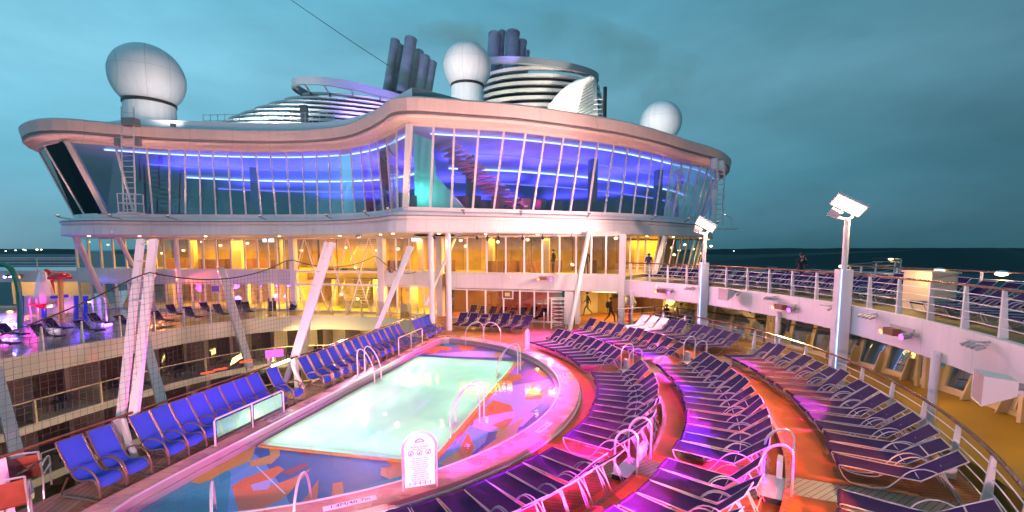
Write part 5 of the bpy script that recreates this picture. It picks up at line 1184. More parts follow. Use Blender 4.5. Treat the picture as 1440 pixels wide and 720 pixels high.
#==SECTION:LAMPS==
# ================================================================= LAMP POSTS
def lamppost(label, x, y, wf, zt, glow):
    t = thing('floodlight_mast', label, 'floodlight mast', (x, y, -.9), group='floodlight masts')
    MB().box((0, 0, 2.55), (.42, .34, 5.1), rz=R(-8)).build('column', M['fascia'], t)
    b = MB(); b.tube([(-.21, -.19, .9), (-.21, -.19, 5.1)], .012, 5); b.build('edge_light', emis('edge_blue', (.25, .4, 1), 5), t)
    MB().tube([(0, 0, 5.1), (0, 0, zt+.9-.42)], .09, 12).build('pole', M['fascia'], t)
    c = Vector((0, 0, zt+.9)); n = Vector((-.62, -.50, -.60)).normalized(); ax = Vector((.75, -.35, -.48)); ax = (ax-n*ax.dot(n)).normalized(); up = n.cross(ax)
    Mx = Matrix((ax, up, n)).transposed()
    MB().box(c-n*.07, (1.0, .52, .12), M=Mx).build('lamp_housing', M['signw'], t)
    MB().box(c, (.92, .44, .012), M=Mx).build('lamp_face', M['flood'], t)
    c3 = c+Vector((-.38, .1, -.25)); MB().box(c3, (.34, .3, .1), M=Mx).build('second_head', M['fascia'], t)
    MB().tube(spline([c+ax*.3-n*.12, c+Vector((.12, 0, -.4)), c+Vector((0, 0, -.45)), c+Vector((-.3, .1, -.38)), c3], 12), .04, 7).build('bracket', M['fascia'], t)
    lamp('SPOT', 'second_beam', Vector((x, y, -.9))+c3+Vector((-.2, .15, 0)), glow*wf, (1, .56, .50), target=(-4 if zt > 6.2 else -15, 31, 10.0), size=.15, cone=105, blend=.9)
    l = lamp('AREA', 'flood_beam', Vector((x, y, -.9))+c+n*.03, glow, (1, .60, .30), target=Vector((x, y, -.9))+c+n, size=.9, sizey=.42)
    return t
q1 = at(1187, 380, 15.6); lamppost('floodlight mast nearer the camera, tallest in the view on the right', q1.x, q1.y, 16, 6.35, 440)
q2 = at(990, 372, 23.6); lamppost('farther floodlight mast in front of the right end of the glass building', q2.x, q2.y, 11, 6.12, 560)
# ---- fascia fixtures: twin stage lamps on a bracket
def fixture(label, p, face, colL, colR, tgtL, tgtR, eL, eR, coneL=46, coneR=40, s=1.0):
    t = thing('stage_light_bar', label, 'stage light', p, face, group='stage light bars on the fascias')
    MB().box((.10, 0, 0), (.16, 1.05*s, .06)).box((.02, 0, .1), (.05, 1.0*s, .12)).build('bracket', M['frame'], t)
    MB().box((-.14, .18*s, -.02), (.2, .46*s, .2)).build('speaker_box', M['brown'], t)
    for y, c in ((.52*s, colL), (-.40*s, colR)):
        if c is None: continue
        b = MB(); b.tube([(-.02, y, -.02), (-.22, y, -.08)], .09*s, 12); b.build('lamp_can', M['grey'], t)
        MB().tube([(-.222, y, -.0805), (-.232, y, -.083)], .082*s, 12).build('lens', c, t)
    Mx = Matrix.Translation(p) @ Matrix.Rotation(face, 4, 'Z')
    for y, c, tg, e_, cn in ((.52*s, colL, tgtL, eL, coneL), (-.40*s, colR, tgtR, eR, coneR)):
        if c is None or tg is None: continue
        em = [n_ for n_ in c.node_tree.nodes if n_.type == 'EMISSION'][0].inputs[0].default_value
        lamp('SPOT', 'stage_beam', Mx @ Vector((-.30, y, -.12)), e_*(1.1 if em[2] > .5 else .8), tuple(em)[:3], target=tg, size=.05, cone=cn, blend=.25)
    return t
FX = [(-27.2, 'nearest bar on the right fascia under the upper rail'), (-12.0, 'bar right of the closer floodlight mast'), (1.2, 'bar between the two floodlight masts'), (24.0, 'bar left of the farther floodlight mast')]
for px, py, lab, tL, tR, eL, eR in (
   (1265, 466, 'twin stage light bar right of the closer floodlight mast, magenta lit', P(12.6, -22, .2), P(10.6, -30, .1), 1500, 3000),
   (1105, 423, 'twin stage light bar between the two floodlight masts, magenta lit', P(13.2, -16, .2), P(10.2, -18, .1), 1500, 2800),
   (935, 402, 'twin stage light bar left of the farther floodlight mast, violet lit', P(12.5, 20, .2), P(9.6, 6, .1), 1400, 2600)):
    best = min(range(-500, 420), key=lambda k: abs((lambda q: 720+FPX*q.x/(q.y*math.cos(PITCH)-(q.z-EYE)*math.sin(PITCH)))(P(FR-.2, k/10, 2.5))-px)); th = best/10
    fixture(lab, P(FR-.16, th, 2.52), R(th), M['redl'], M['mag'], tL, tR, eL*1.5, eR*1.5, 40, 40)
for th, tL, tR, eL, eR in ((-44, P(13.2, -38, .3), P(10.4, -46, .1), 1500, 2800), (-58, P(13, -50, .3), P(10, -58, .2), 1300, 2400)):
    fixture('twin stage light bar on the fascia outside the right edge, facing %s' % ('the steps' if th == -44 else 'the near coping'), P(FR-.16, th, 2.52), R(th), M['redl'], M['mag'], tL, tR, eL*1.5, eR*1.5, 40, 40)
M['wl'] = emis('fill_lamp', (1, .60, .66), 8)  # for two bars added out of view to light the pool mural
fixture('twin fill light bar added out of view below the near terrace edge', P(FR-.16, -70, 2.52), R(-70), M['wl'], M['wl'], P(7.6, -80, 0), P(6.6, -70, 0), 3000, 900, 60, 40)
fixture('twin fill light bar added outside the right edge, aimed over the pool', P(FR-.16, -51, 2.52), R(-51), M['mag'], M['wl'], P(9.5, -33, 0), P(7.4, -8, 0), 3800, 2200, 30, 44)
p = at(768, 391, 29.6); fixture('stage light bar with violet lamp on the band above the far loungers', p, R(75), M['redl'], M['mag'], P(9, 50, 0), P(9.2, 38, .1), 700, 2200, 60, 70, .9)
p = at(214, 385.5, 36.4); fixture('stage light bar with red lamp on the band behind the net mast', p, R(88), M['redl'], M['redl'], Vector((-22, 31.5, 0)), Vector((-20, 33, 0)), 2600, 2600, 80, 80)
p = at(22, 388, 36.2); fixture('stage light bar with blue and red lamps above the water playground', p, R(88), M['bluel'], M['redl'], Vector((-30, 31, 0)), Vector((-34, 30, 0)), 2500, 1500, 90, 90, 1.3)
# colour beams that paint the deck, thrown by pods added for them under the fascia
pods = {}
def beam(th, col, tr, tth, e_, cone):
    if th not in pods:
        p = P(FR-.34, th, 2.74); t = thing('added_light_pod', 'small cluster of colour lamps added under the fascia, %s from the near end' % ORD[len(pods)], 'stage light', p, R(th), group='added light pods'); pods[th] = (t, [0])
        MB().box((.10, 0, .10), (.06, .7, .03)).beam((.08, 0, .10), (.32, 0, .12), .04, .04).build('bracket', M['frame'], t)
    t, k = pods[th]; y = -.27+.18*k[0]; k[0] += 1; p = P(FR-.34, th, 2.74)+Vector((-math.sin(R(th))*y, math.cos(R(th))*y, 0))
    b = MB(); b.tube([(.10, y, .06), (-.06, y, -.01)], .045, 10); b.build('lamp_can', M['frame'], t)
    lamp('SPOT', 'colour_beam', p+Vector((-math.cos(R(th))*.12, -math.sin(R(th))*.12, -.04)), e_*(1 if col[1] > 0 else 2.0), col, target=P(tr, tth, .1 if tr < 11.8 else .4), size=.04, cone=cone, blend=.2)
MG, VI, RE, OR_ = (1, .0, .72), (.30, .0, 1), (1, .0, .04), (1, .16, .02)
for th, col, tr, tth, e_, cone in (
  (-49, MG, 9.7, -44, 6500, 17), (-49, VI, 10.9, -47, 8000, 15), (-49, RE, 12.0, -44, 5000, 20), (-49, MG, 13.0, -44, 6000, 13),
  (-38, MG, 11.6, -33, 8000, 15), (-38, VI, 13.3, -31, 9000, 11), (-38, RE, 13.6, -34, 5000, 14), (-38, MG, 9.7, -36, 7000, 13),
  (-20, MG, 9.8, -24, 9000, 14), (-20, VI, 10.9, -30, 13000, 9), (-20, RE, 13.3, -22, 5500, 15), (-20, MG, 12.0, -24, 6500, 12),
  (-6, VI, 10.8, -12, 13000, 10), (-6, VI, 13.3, -14, 10000, 10), (-6, MG, 9.7, -4, 8000, 14), (-6, RE, 10.9, -5, 6500, 10),
  (10, VI, 10.8, 12, 12000, 11), (10, VI, 13.2, 16, 9000, 12), (10, MG, 9.5, 20, 9000, 15), (10, RE, 12.4, 24, 6000, 15),
  (26, MG, 9.3, 36, 9000, 16), (26, VI, 10.8, 24, 9000, 14), (26, RE, 9.6, 52, 9000, 18), (26, MG, 9.2, 46, 7000, 14),
  (-31.5, OR_, 14.7, -26, 900, 30), (-31.5, OR_, 13.2, -40, 4000, 24), (0.5, OR_, 14.9, -8, 1800, 34), (17, OR_, 12.2, 4, 4500, 26)): beam(th, col, tr, tth, e_, cone)
# magenta lamps added under the lounge overhang to paint the coping across the pool
for i, (x, y, tr, tth, e_, cn, c_) in enumerate(((-2.0, 26.0, 9.6, -30, 26000, 12, MG), (-.8, 26.3, 9.6, -14, 22000, 12, MG), (.6, 26.6, 9.5, 2, 12000, 14, MG), (-4.4, 25.9, 9.7, -43, 26000, 8, MG), (3.6, 27.7, 13.2, -20, 26000, 10, MG), (1.8, 27.1, 11.9, -38, 30000, 9, RE), (-1.4, 26.2, 8.9, 52, 3500, 40, MG))):
    t = thing('added_spotlight', 'magenta spotlight added under the lounge overhang, %s in its row' % ORD[i], 'spotlight', (x, y, 5.62), group='added magenta spotlights'); p_ = Vector((x, y, 5.5)); tg = P(tr, tth, .15); d_ = (tg-p_).normalized()
    MB().tube([Vector((0, 0, -.06)), Vector((0, 0, -.06))+d_*.2], .08, 10).beam((0, 0, .16), (0, 0, -.04), .04, .04).build('housing', M['dark'], t)
    lamp('SPOT', 'magenta_beam', p_+d_*.2, e_*.40, c_, target=tg, size=.05, cone=cn, blend=.45)
# wide pink lamps added on the unseen terrace edge to warm the white structures
for i, (th, tg, e_) in enumerate(((-66, (11, 19, 3.4), 3600), (-82, (-15, 26, 4.5), 5500), (-74, (-5, 30, 6.5), 6000), (-100, (-11, 18, 3.5), 900))):
    p_ = P(FR-.2, th, 2.7); t = thing('wide_fill_lamp', 'wide pink fill lamp added on the near terrace edge, %s of four' % ORD[i], 'lamp', p_, R(th), group='added wide fill lamps'); MB().box((0, 0, .1), (.22, .3, .16)).build('housing', M['grey'], t)
    lamp('SPOT', 'wide_beam', p_+(Vector(tg)-p_).normalized()*.3, e_, (1, .42, .50) if th < -70 else (1, .50, .62), target=tg, size=.12, cone=70 if th < -70 else 84, blend=.9)
# wide pink lamps added under the lounge overhang to tint the opposite fascia
for i, (x, y, tx, ty, e_) in enumerate(((-3, 25.6, 9.5, 17, 5200), (2.5, 27.2, 10.5, 23, 3000), (-9.5, 28.4, -9, 15, 5200))):
    t = thing('pink_fill_lamp', 'pink fill lamp added under the lounge overhang, %s from the %s' % (('second', 'first', 'third')[i], 'right'), 'lamp', (x, y, 5.62), group='added pink fill lamps'); MB().box((0, 0, .08), (.3, .3, .16)).build('housing', M['grey'], t)
    lamp('SPOT', 'wash_beam', (x, y, 5.5), e_, (1, .40, .62), target=(tx, ty, 2.3), size=.15, cone=85, blend=.9)
# loudspeakers on the fascia
def loudspeaker(label, p, face, s):
    t = thing('loudspeaker', label, 'loudspeaker', p, face, group='loudspeakers on the fascia')
    f = [Vector((-.30*s, y*s, z*s)) for y, z in ((-.26, -.16), (.26, -.16), (.26, .16), (-.26, .16))]; g = [Vector((.05*s, y*s, z*s)) for y, z in ((-.18, -.10), (.18, -.10), (.18, .10), (-.18, .10))]
    f = [v_+Vector((0, 0, -.02*s-.10*s*(v_.z < 0))) for v_ in f]
    MB().loft([f, g], closed=True).add(g, [(0, 1, 2, 3)]).build('cabinet', M['speaker'], t)
    MB().add([v_*1.0+Vector((.012, 0, 0)) for v_ in f], [(0, 1, 2, 3)]).build('grille', mat('speaker_grille', (.45, .36, .34), .6), t)
    MB().tube([(.04*s, 0, 0), (.22*s, 0, 0)], .05*s, 8).build('mount', M['grey'], t)
loudspeaker('large white wedge loudspeaker at the right edge of the view', at(1418, 542, 8.15), R(-34), 1.35)
loudspeaker('small white wedge loudspeaker on the fascia near the farther mast', at(1027, 411, 21.6), R(11), 1.35)
lamp('SPOT', 'coping_beam', P(FR-.3, -50, 2.6), 1500, (1, .25, .35), target=P(9.0, -56, .15), size=.1, cone=60, blend=.6)
#==SECTION:PROPS==
# ================================================================= NET MASTS, NET, ROPE
def mast(label, foot, knee, tl, tr):
    t = thing('net_mast', label, 'net mast', foot, group='net masts along the canyon rail'); T0 = -Vector(t.location)
    o = MB().tube([foot, foot.lerp(knee, .5)+Vector((-.06, 0, .05)), knee], .07, 8).build('foot_bracket', M['fascia'], t); o.location = T0
    kl = knee+(UV(.0, -.25)-UV(0, 0)); kr = knee+(UV(.25, .0)-UV(0, 0))
    o = MB().beam(kr, tr, .10, .20, up=(1, 0, 0)).build('beam', M['fascia'], t); o.location = T0
    o = MB().beam(kl-Vector((0, 0, .8)), tl, .10, .17, up=(1, 0, 0)).build('beam', M['fascia'], t); o.location = T0
    b = MB()
    for k in (.62, .74, .86, .97): b.tube([kl.lerp(tl, k), kr.lerp(tr, k)], .022, 6)
    o = b.build('rung', M['white'], t); o.location = T0
m1_ = mast('nearest white net mast leaning over the separate pair of blue chairs', UV(1.95, .55, 0), UV(2.15, -.1, 1.0), at(198, 337, 12.7), at(216, 337, 12.3))
m2_ = mast('middle white net mast leaning over the rail by the tube lamp', UV(7.85, .3, 0), UV(7.9, -.2, 1.0), at(460, 341, 16.9), at(468, 341, 16.6))
m3_ = mast('farthest white net mast leaning over the blue chairs', UV(13.6, .3, 0), UV(13.6, -.2, 1.0), at(575, 347, 23.4), at(579, 347, 23.1))
VN = -.32
def rope_z(u):                                             # sagging rope over the mast hooks
    ks = [(-3.2, 2.9), (3.1, 4.35), (8.2, 4.55), (14.2, 4.6), (19, 3.6)]
    for (a, za), (c, zc3) in zip(ks, ks[1:]):
        if a <= u <= c: f = (u-a)/(c-a); return za+(zc3-za)*f-4*f*(1-f)*(.42 if c-a < 7 else .3)
    return 2.9
b = MB(); b.tube([UV(-3.2+k*.4, VN, rope_z(-3.2+k*.4)) for k in range(56)], .018, 5); tag(b.build('net_rope', M['dark']), 'dark rope sagging between the tops of the net masts', 'rope')
b = MB(); cell = .135
def wire(a, c, r_=.0035): 
    a = Vector(a); c = Vector(c); d = (c-a).normalized(); x = d.cross(Vector((.3, 1, .1))).normalized()*r_; y = d.cross(x).normalized()*r_
    b.add([a+x, a-x*.5+y, a-x*.5-y, c+x, c-x*.5+y, c-x*.5-y], [(0, 1, 4, 3), (1, 2, 5, 4), (2, 0, 3, 5)])
u = -3.0
while u < 8.1: wire(UV(u, VN, 1.0), UV(u+.10, VN, rope_z(u+.1))); u += cell
zz = 1.0
while zz < 4.4:
    seg = []
    for k in range(28):
        u = -3+k*.4
        if rope_z(u) > zz and rope_z(u+.4) > zz: wire(UV(u, VN, zz+.03*math.sin(u*2)), UV(u+.4, VN, zz+.03*math.sin((u+.4)*2)))
    zz += cell
tag(b.build('safety_net', mat('net_cord', (.05, .045, .05), .7)), 'dark mesh safety net hung over the canyon behind the blue chairs', 'net')
# tube lamp on the rail and pink panel beyond
t = thing('tube_lamp', 'short glowing yellow tube lamp on the canyon rail', 'lamp', UV(7.0, -.02, 1.0)); T0 = -Vector(t.location)
o = MB().tube([UV(6.75, .0, 1.08), UV(7.55, .0, 1.10)], .035, 8).build('tube', M['tube'], t); o.location = T0
lamp('POINT', 'tube_glow', UV(7.2, .25, 1.0), 22, (1, .75, .25), size=.1)
t = thing('pink_panel', 'small glowing pink sign panel beyond the rail by the tube lamp', 'sign', at(386, 497, 17)); T0 = -Vector(t.location)
MB().box((0, 0, 0), (.62, .05, .28), rz=.5).build('panel', M['pinksign'], t); MB().box((-.24, .03, -.3), (.1, .06, .6)).build('post', M['fascia'], t)
# orange and white lifebelt-like floats on the ledge beyond the rail
for i, (px, py, c) in enumerate(((292, 524, 'redglow'), (310, 519, 'redglow'), (346, 508, 'redglow'))):
    p = at(px, py, 19.0); b = MB().box(p, (.5, .06, .07), rz=.9); o = b.build('rail_marker', M[c]); tag(o, ['leftmost', 'middle', 'rightmost'][i] + ' red glowing strip light on the balcony rail beyond the blue chairs', 'strip light', 'red strip lights across the canyon')
# ================================================================= WATER PLAYGROUND
b = MB(); wp = [un(x, y, .02) for x, y in ((-120, 476), (0, 478), (90, 470), (158, 460), (162, 449), (100, 444), (-120, 448))]
struct(MB().add(wp, [tuple(range(len(wp)))]).build('play_area_water', mat('splash_floor', (.16, .12, .4), .25, noise=.3, nscale=1)))
t = thing('climbing_frame', 'blue steel climbing frame with white lit screens in the water playground', 'climbing frame', at(90, 458, 31)); T0 = -Vector(t.location)
def pp(b_, nm, m_, tt_=None): o = b_.build(nm, m_, tt_ or t); o.location = -Vector((tt_ or t).location); return o
for px in (62, 107, 120, 30): pp(MB().tube([at(px, 460, 31), at(px, 416, 31)], .13, 8), 'post', M['bluep'])
pp(MB().tube([at(60, 419, 31), at(95, 416, 31)], .11, 8).tube([at(84, 458, 31), at(120, 456, 31)], .1, 8), 'beam', M['bluep'])
pp(MB().prism([at(31, 443, 31.5), at(107, 440, 31.5), at(105, 417, 31.5), at(29, 416, 31.5)], (0, .15, 0)), 'screen', M['signw'])
t = thing('mushroom_shower', 'red domed mushroom shower on a yellow pole in the playground', 'water toy', at(87, 458, 30)); p = at(84, 386, 30); zt = p.z
MB().tube([(0, 0, -.1), (p.x-t.location.x, 0, zt)], .14, 8).build('pole', M['yelp'], t); MB().lathe((p.x-t.location.x, 0, zt-.1), [(.62, 0), (.58, .2), (.36, .38), (.06, .46)], 20).build('cap', M['redp'], t, smooth=True)
t = thing('water_arch', 'dark green curved water pipe at the left of the playground', 'water toy', at(28, 462, 28)); pp(MB().tube(spline([at(28, 462, 28), at(27, 415, 28), at(20, 385, 28), at(6, 372, 28), at(-14, 373, 28)], 16), .14, 8), 'pipe', M['greenp'])
t = thing('water_arch', 'dark red curved pipe pouring beside the mushroom shower', 'water toy', at(75, 440, 32)); pp(MB().tube(spline([at(75, 440, 32), at(73, 400, 32), at(70, 384, 32), at(64, 380, 32)], 10), .12, 8), 'pipe', M['redp'])
t = tag(MB().lathe(at(63, 420, 31), [(.15, 1.85), (.35, 1.2), (.5, .3), (.55, -.6)], 10).build('falling_water', glass('white_water', (.8, .85, .9), .5, .5)), 'white curtain of falling water beside the mushroom shower', 'water jet')
for i, px in enumerate((133, 141, 45)):
    t = thing('spray_hoop', ['first steel spray hoop right of the blue climbing frame', 'second steel spray hoop right of the blue climbing frame', 'steel hoop in front of the green pipe'][i], 'water toy', at(px, 456, 30.5), group='spray hoops'); pp(MB().tube(uloop(at(px, 457, 30.5), at(px+10, 457, 30.5), 1.9), .05, 6), 'hoop', M['steel'])
t = thing('tipping_bowl', 'red flared bowl on a blue post in the playground', 'water toy', at(62, 450, 30.5)); p = at(61, 432, 30.5); z_ = p.z-t.location.z; MB().lathe((0, 0, z_), [(.1, -.1), (.5, .15), (.7, .28), (.68, .22)], 14).build('bowl', M['redp'], t); MB().tube([(0, 0, 0), (0, 0, z_)], .09, 7).build('post', M['bluep'], t)
lamp('POINT', 'play_light', at(40, 430, 29.5), 90, (1, .02, .5), size=.3); lamp('POINT', 'play_light', at(110, 430, 29), 150, (.12, .04, 1), size=.3); lamp('POINT', 'play_light', at(5, 440, 28.5), 130, (1, .02, .45), size=.3)
lamp('POINT', 'play_light', at(72, 432, 30.8), 22, (1, .7, .75), size=.3); lamp('POINT', 'play_light', at(150, 452, 30), 160, (.3, .08, 1), size=.3)
lamp('POINT', 'play_light', at(14, 440, 36), 260, (1, .45, .12), size=.3)
# ================================================================= PEOPLE
def person(label, loc, rz, pose, mats, backpack=False):
    """one continuous skinned figure; joints in metres, x forward, y left"""
    t = thing('person', label, 'person', loc, rz)
    J = dict(pel=(0, 0, .95), sp1=(0, 0, 1.12), ch=(.01, 0, 1.32), nk=(.02, 0, 1.48), hd0=(.03, 0, 1.56), hd=(.04, 0, 1.66), tp=(.035, 0, 1.74),
             shl=(0, .18, 1.42), ell=(-.03, .24, 1.15), wrl=(.08, .24, .92), hal=(.11, .24, .84), shr=(0, -.18, 1.42), elr=(-.03, -.24, 1.15), wrr=(.08, -.24, .92), har=(.11, -.24, .84),
             hil=(0, .09, .90), knl=(.02, .10, .50), anl=(0, .10, .09), tol=(.17, .11, .03), hir=(0, -.09, .90), knr=(.02, -.10, .50), anr=(0, -.10, .09), tor=(.17, -.11, .03))
    J.update(pose); rad = dict(pel=.15, sp1=.125, ch=.145, nk=.055, hd0=.07, hd=.098, tp=.06, shl=.07, ell=.045, wrl=.032, hal=.035, shr=.07, elr=.045, wrr=.032, har=.035, hil=.095, knl=.06, anl=.042, tol=.035, hir=.095, knr=.06, anr=.042, tor=.035)
    names = list(J); ix = {n_: i for i, n_ in enumerate(names)}
    E = [('pel', 'sp1'), ('sp1', 'ch'), ('ch', 'nk'), ('nk', 'hd0'), ('hd0', 'hd'), ('hd', 'tp'), ('ch', 'shl'), ('shl', 'ell'), ('ell', 'wrl'), ('wrl', 'hal'), ('ch', 'shr'), ('shr', 'elr'), ('elr', 'wrr'), ('wrr', 'har'),
         ('pel', 'hil'), ('hil', 'knl'), ('knl', 'anl'), ('anl', 'tol'), ('pel', 'hir'), ('hir', 'knr'), ('knr', 'anr'), ('anr', 'tor')]
    me = bpy.data.meshes.new('body'); me.from_pydata([J[n_] for n_ in names], [(ix[a], ix[c]) for a, c in E], []); o = bpy.data.objects.new('body', me); COL.objects.link(o)
    sk_ = o.modifiers.new('skin', 'SKIN'); sk_.use_smooth_shade = True
    for n_ in names: me.skin_vertices[0].data[ix[n_]].radius = (rad[n_]*.82, rad[n_]) if n_ in ('pel', 'sp1', 'ch') else (rad[n_], rad[n_])
    me.skin_vertices[0].data[ix['pel']].use_root = True
    o.modifiers.new('sub', 'SUBSURF').levels = 1; o.modifiers['sub'].render_levels = 1
    dg = bpy.context.evaluated_depsgraph_get(); ev = bpy.data.meshes.new_from_object(o.evaluated_get(dg)); bpy.data.objects.remove(o)
    hd_z = J['nk'][2]
    for m_ in mats: ev.materials.append(m_)                 # skin, top, trousers
    for pl in ev.polygons:
        c = pl.center; pl.use_smooth = True
        hand = min((Vector(J['hal'])-c).length, (Vector(J['har'])-c).length) < .07
        nearleg = c.z < max(J['pel'][2]-.02, .0) and min((Vector(J['hal'])-c).length, (Vector(J['wrl'])-c).length, (Vector(J['har'])-c).length, (Vector(J['wrr'])-c).length) > .10
        pl.material_index = 0 if c.z > hd_z+.02 or hand else 2 if nearleg else 1
    body = bpy.data.objects.new('body', ev); COL.objects.link(body); body.parent = t
    h = Vector(J['hd']); MB().lathe(h+Vector((-.018, 0, -.01)), [(.104, -.03), (.108, .03), (.09, .075), (.05, .105), (.01, .115)], 14).build('hair', M['black'], t, smooth=True)
    b = MB(); b.lathe(h+Vector((.095, 0, -.02)), [(.005, -.012), (.014, 0), (.005, .03)], 6); b.build('nose', mats[0], t)
    for side in ('l', 'r'):                                  # fingers
        w_ = Vector(J['wr'+side]); hn = Vector(J['ha'+side]); d = (hn-w_).normalized(); b = MB(); sd = d.cross(Vector((0, 1, 0))).normalized()
        for k in range(4): q = hn+sd*(k-1.5)*.018; b.tube([q, q+d*.045, q+d*.075+Vector((.012, 0, 0))], [.009, .008, .006], 5)
        q = hn+sd*.03-d*.02; b.tube([q, q+sd*.025+d*.025, q+sd*.03+d*.05], [.010, .009, .007], 5); b.build('fingers', mats[0], t)
    if backpack: MB().lathe(Vector(J['ch'])+Vector((-.2, 0, -.3)), [(.08, 0), (.16, .06), (.17, .32), (.1, .45), (.02, .48)], 12, sx=.75).build('backpack', M['black'], t, smooth=True)
    return t
skin = mat('skin', (.42, .24, .17), .6); dkj = mat('dark_jacket', (.02, .02, .025), .7); grt = mat('grey_trousers', (.09, .09, .10), .7); nvt = mat('navy_shirt', (.02, .05, .3), .6); wht = mat('pale_trousers', (.5, .48, .45), .6)
walk = dict(knl=(.24, .09, .52), anl=(.30, .09, .10), tol=(.46, .09, .06), knr=(-.06, -.09, .50), anr=(-.38, -.09, .20), tor=(-.28, -.09, .06), wrl=(-.16, .22, .98), hal=(-.19, .22, .90), wrr=(.22, -.22, 1.0), har=(.27, -.22, .93), elr=(.04, -.24, 1.14), ell=(-.12, .24, 1.15))
p = un(826, 444, 0); person('person in dark jacket striding left in front of the yellow recess wall', (p.x, p.y, 0), R(185), walk, [skin, dkj, grt])
p = un(858, 455, .0); person('person in black with a backpack walking right past the counter', (p.x, p.y, 0), R(-30), walk, [skin, dkj, dkj], True)
p = at(912, 390, 30.0); person('person in a navy shirt leaning on the upper rail by the glass doors', (p.x, p.y, 2.955), R(-110), dict(sp1=(.05, 0, 1.12), ch=(.12, 0, 1.3), nk=(.2, 0, 1.44), hd0=(.22, 0, 1.5), hd=(.25, 0, 1.58), tp=(.25, 0, 1.66), shl=(.13, .18, 1.38), shr=(.13, -.18, 1.38), ell=(.2, .22, 1.12), elr=(.2, -.22, 1.12), wrl=(.38, .16, 1.12), wrr=(.38, -.16, 1.12), hal=(.45, .12, 1.12), har=(.45, -.12, 1.12)), [skin, nvt, wht])
p = at(1126, 384, 22.0); person('person in a dark jacket raising a phone at the seaward rail', (p.x, p.y, 2.955), R(-100), dict(ell=(.08, .24, 1.2), wrl=(.24, .12, 1.4), hal=(.27, .08, 1.47), elr=(.08, -.24, 1.18), wrr=(.22, -.12, 1.34), har=(.26, -.08, 1.4)), [skin, dkj, dkj])
p = at(778, 385, 31.2); person('dark figure standing behind the upper glass above the stage light', (p.x, p.y, 3.13), R(200), {}, [skin, dkj, grt])
p = at(824, 385, 30.8); person('dark figure behind the upper glass beside the raking strut', (p.x, p.y, 3.13), R(90), {}, [skin, dkj, dkj])
sit = dict(pel=(0, 0, .52), sp1=(-.02, 0, .70), ch=(-.01, 0, .9), nk=(.0, 0, 1.05), hd0=(.02, 0, 1.12), hd=(.03, 0, 1.22), tp=(.03, 0, 1.3), shl=(0, .18, .99), shr=(0, -.18, .99), ell=(.03, .23, .74), elr=(.03, -.23, .74), wrl=(.25, .18, .66), wrr=(.25, -.18, .66), hal=(.32, .16, .65), har=(.32, -.16, .65), hil=(.05, .09, .50), hir=(.05, -.09, .50), knl=(.45, .12, .50), knr=(.45, -.12, .50), anl=(.47, .12, .09), anr=(.47, -.12, .09), tol=(.63, .12, .03), tor=(.63, -.12, .03))
for i, (px, Y) in enumerate(((937, 29.6), (957, 30.2))):
    p = at(px, 450, Y); person(['seated dark figure left in front of the lit recess', 'seated dark figure right beside the cream partition'][i], (p.x, p.y, 0), R(-60-80*i), sit, [skin, dkj, dkj] if i == 0 else [skin, wht, dkj])
    b = MB().box((p.x, p.y, .38), (.5, .5, .08)).box((p.x, p.y+.2, .65), (.5, .06, .5))
    for sx in (-.2, .2):
        for sy in (-.2, .2): b.box((p.x+sx, p.y+sy, .17), (.04, .04, .34))
    tag(b.build('cafe_chair', M['dark']), ['dark chair under the left seated figure', 'dark chair under the right seated figure'][i], 'chair')
p = at(365, 437, 38.2); person('standing figure behind the lower glass left of the diamond lattice', (p.x, p.y, 0), R(-80), dict(ell=(.1, .24, 1.2), wrl=(.2, .1, 1.4), hal=(.24, .08, 1.48)), [skin, mat('tan_top', (.4, .25, .12), .7), mat('tan_trousers', (.25, .14, .07), .7)])
# ================================================================= SMALL THINGS
# pink pole with white balls
p = un(885, 452, 0); t = thing('balloon_post', 'pink post topped with a cluster of white balls by the entrance', 'ornament', (p.x, p.y, .0)); MB().lathe((0, 0, 0), [(.3, 0), (.14, .12), (.13, 1.1), (.16, 1.15)], 14).build('post', M['pinkp'], t, smooth=True)
for k, (x, z, r_) in enumerate(((-.25, 1.25, .2), (.0, 1.2, .22), (.27, 1.25, .2), (-.13, 1.5, .19), (.14, 1.52, .18), (-.2, 1.78, .15), (.2, 1.8, .15), (0, 1.7, .12))): MB().lathe((x, .05*(k % 2), z), [(max(r_*math.sin(math.pi*q/10), .01), -r_*math.cos(math.pi*q/10)) for q in range(11)], 14).build('ball', M['signw'], t, smooth=True)
# shower frame
p = un(790, 462, 0); t = thing('shower_frame', 'pink-lit white lattice shower frame left of the raking strut', 'shower', (p.x-.2, p.y, 0))
for sx in (-.45, .45): MB().tube([(sx, 0, 0), (sx, 0, 1.9)], .04, 8).build('post', M['white'], t)
b = MB()
for k in range(8): b.tube([(-.45, 0, .1+k*.24), (.45, 0, .3+k*.22)], .018, 5); b.tube([(.45, 0, .1+k*.24), (-.45, 0, .3+k*.22)], .018, 5)
b.tube([(-.6, 0, 1.9), (.6, 0, 1.9)], .03, 6); b.build('lattice', M['white'], t); b = MB(); b.tube(uloop((-.9, -.1, 0), (-.9, .25, 0), 1.0), .025, 6); b.build('handle_loop', M['steel'], t)
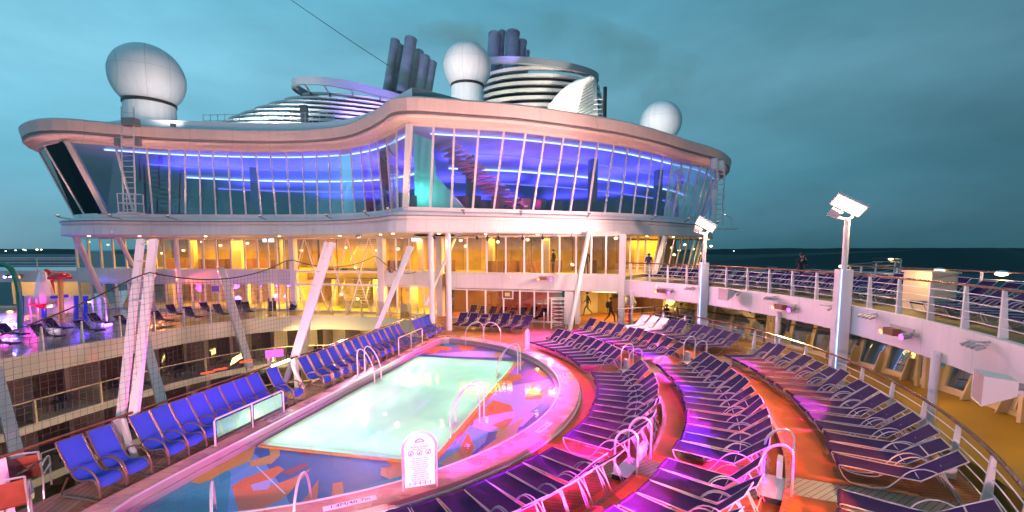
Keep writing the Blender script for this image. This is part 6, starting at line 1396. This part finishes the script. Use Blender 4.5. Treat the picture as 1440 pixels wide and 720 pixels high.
# white staircase on the promenade
t = thing('staircase', 'white open staircase leading down to the promenade behind the fascia', 'staircase', at(1045, 470, 27)); T0 = -Vector(t.location)
pts_ = [at(1008, 422, 27.5), at(1026, 438, 27.0), at(1046, 438, 26.6), at(1090, 480, 25.2)]
for off, nm in ((Vector((0, 0, 0)), 0), (Vector((1.0, 1.3, 0)), 1)):
    for a, c in zip(pts_, pts_[1:]): o = MB().beam(a+off, c+off, .08, .32).build('stringer', M['cream'], t); o.location = T0
b = MB()
for k in range(12): q = pts_[2].lerp(pts_[3], (k+.5)/12); b.beam(q+Vector((0, 0, .1)), q+Vector((1.0, 1.3, .1)), .26, .04)
for k in range(5): q = pts_[0].lerp(pts_[1], (k+.5)/5); b.beam(q+Vector((0, 0, .1)), q+Vector((1.0, 1.3, .1)), .26, .04)
b.beam(pts_[1]+Vector((0, 0, .1)), pts_[2]+Vector((0, 0, .1)), 1.2, .05); o = b.build('tread', M['grey'], t); o.location = T0
o = MB().tube([pts_[2]+Vector((0, 0, 1.0)), pts_[3]+Vector((0, 0, 1.0))], .035, 6).tube([pts_[0]+Vector((0, 0, 1.0)), pts_[1]+Vector((0, 0, 1.0))], .035, 6).build('handrail', M['wood'], t); o.location = T0
lamp('POINT', 'stair_fill_light', at(1062, 430, 25.2), 45, (1, .72, .35), size=.08)  # fill light added to lift the dark staircase, without a fixture
# camera domes and cctv on the bands
for i, (px, py, Y) in enumerate(((717, 387, 30.3), (880, 396, 28.6), (923, 400, 26.0), (156, 322, 29.6), (438, 322, 30.2))):
    p = at(px, py, Y); t = thing('security_camera', 'small security camera, %s from the left along the ship front' % ['third', 'fourth', 'fifth', 'first', 'second'][i], 'camera', p, group='security cameras'); MB().tube([(0, .2, 0), (0, 0, 0), (0, 0, -.12)], .03, 6).build('arm', M['white'], t); MB().lathe((0, 0, -.25), [(.03, -.02), (.1, .03), (.1, .12), (.04, .14)], 12).build('housing', M['white'], t)
# warm lights along promenade and recess under the upper deck
for i, th in enumerate((-34, -24, -14, -4, 6, 16)):
    t = thing('promenade_lamp', 'warm ceiling lamp above the promenade, %s from the near end' % ORD[i], 'lamp', P(21.2, th, 2.0), group='promenade ceiling lamps'); MB().box((0, 0, 0), (.5, .18, .04), rz=R(th)).build('diffuser', M['warmlo'], t)
    lamp('AREA', 'promenade_light', P(21.2, th, 1.95), 46, (1, .66, .22), target=P(21.2, th, 0), size=.6, sizey=.3)
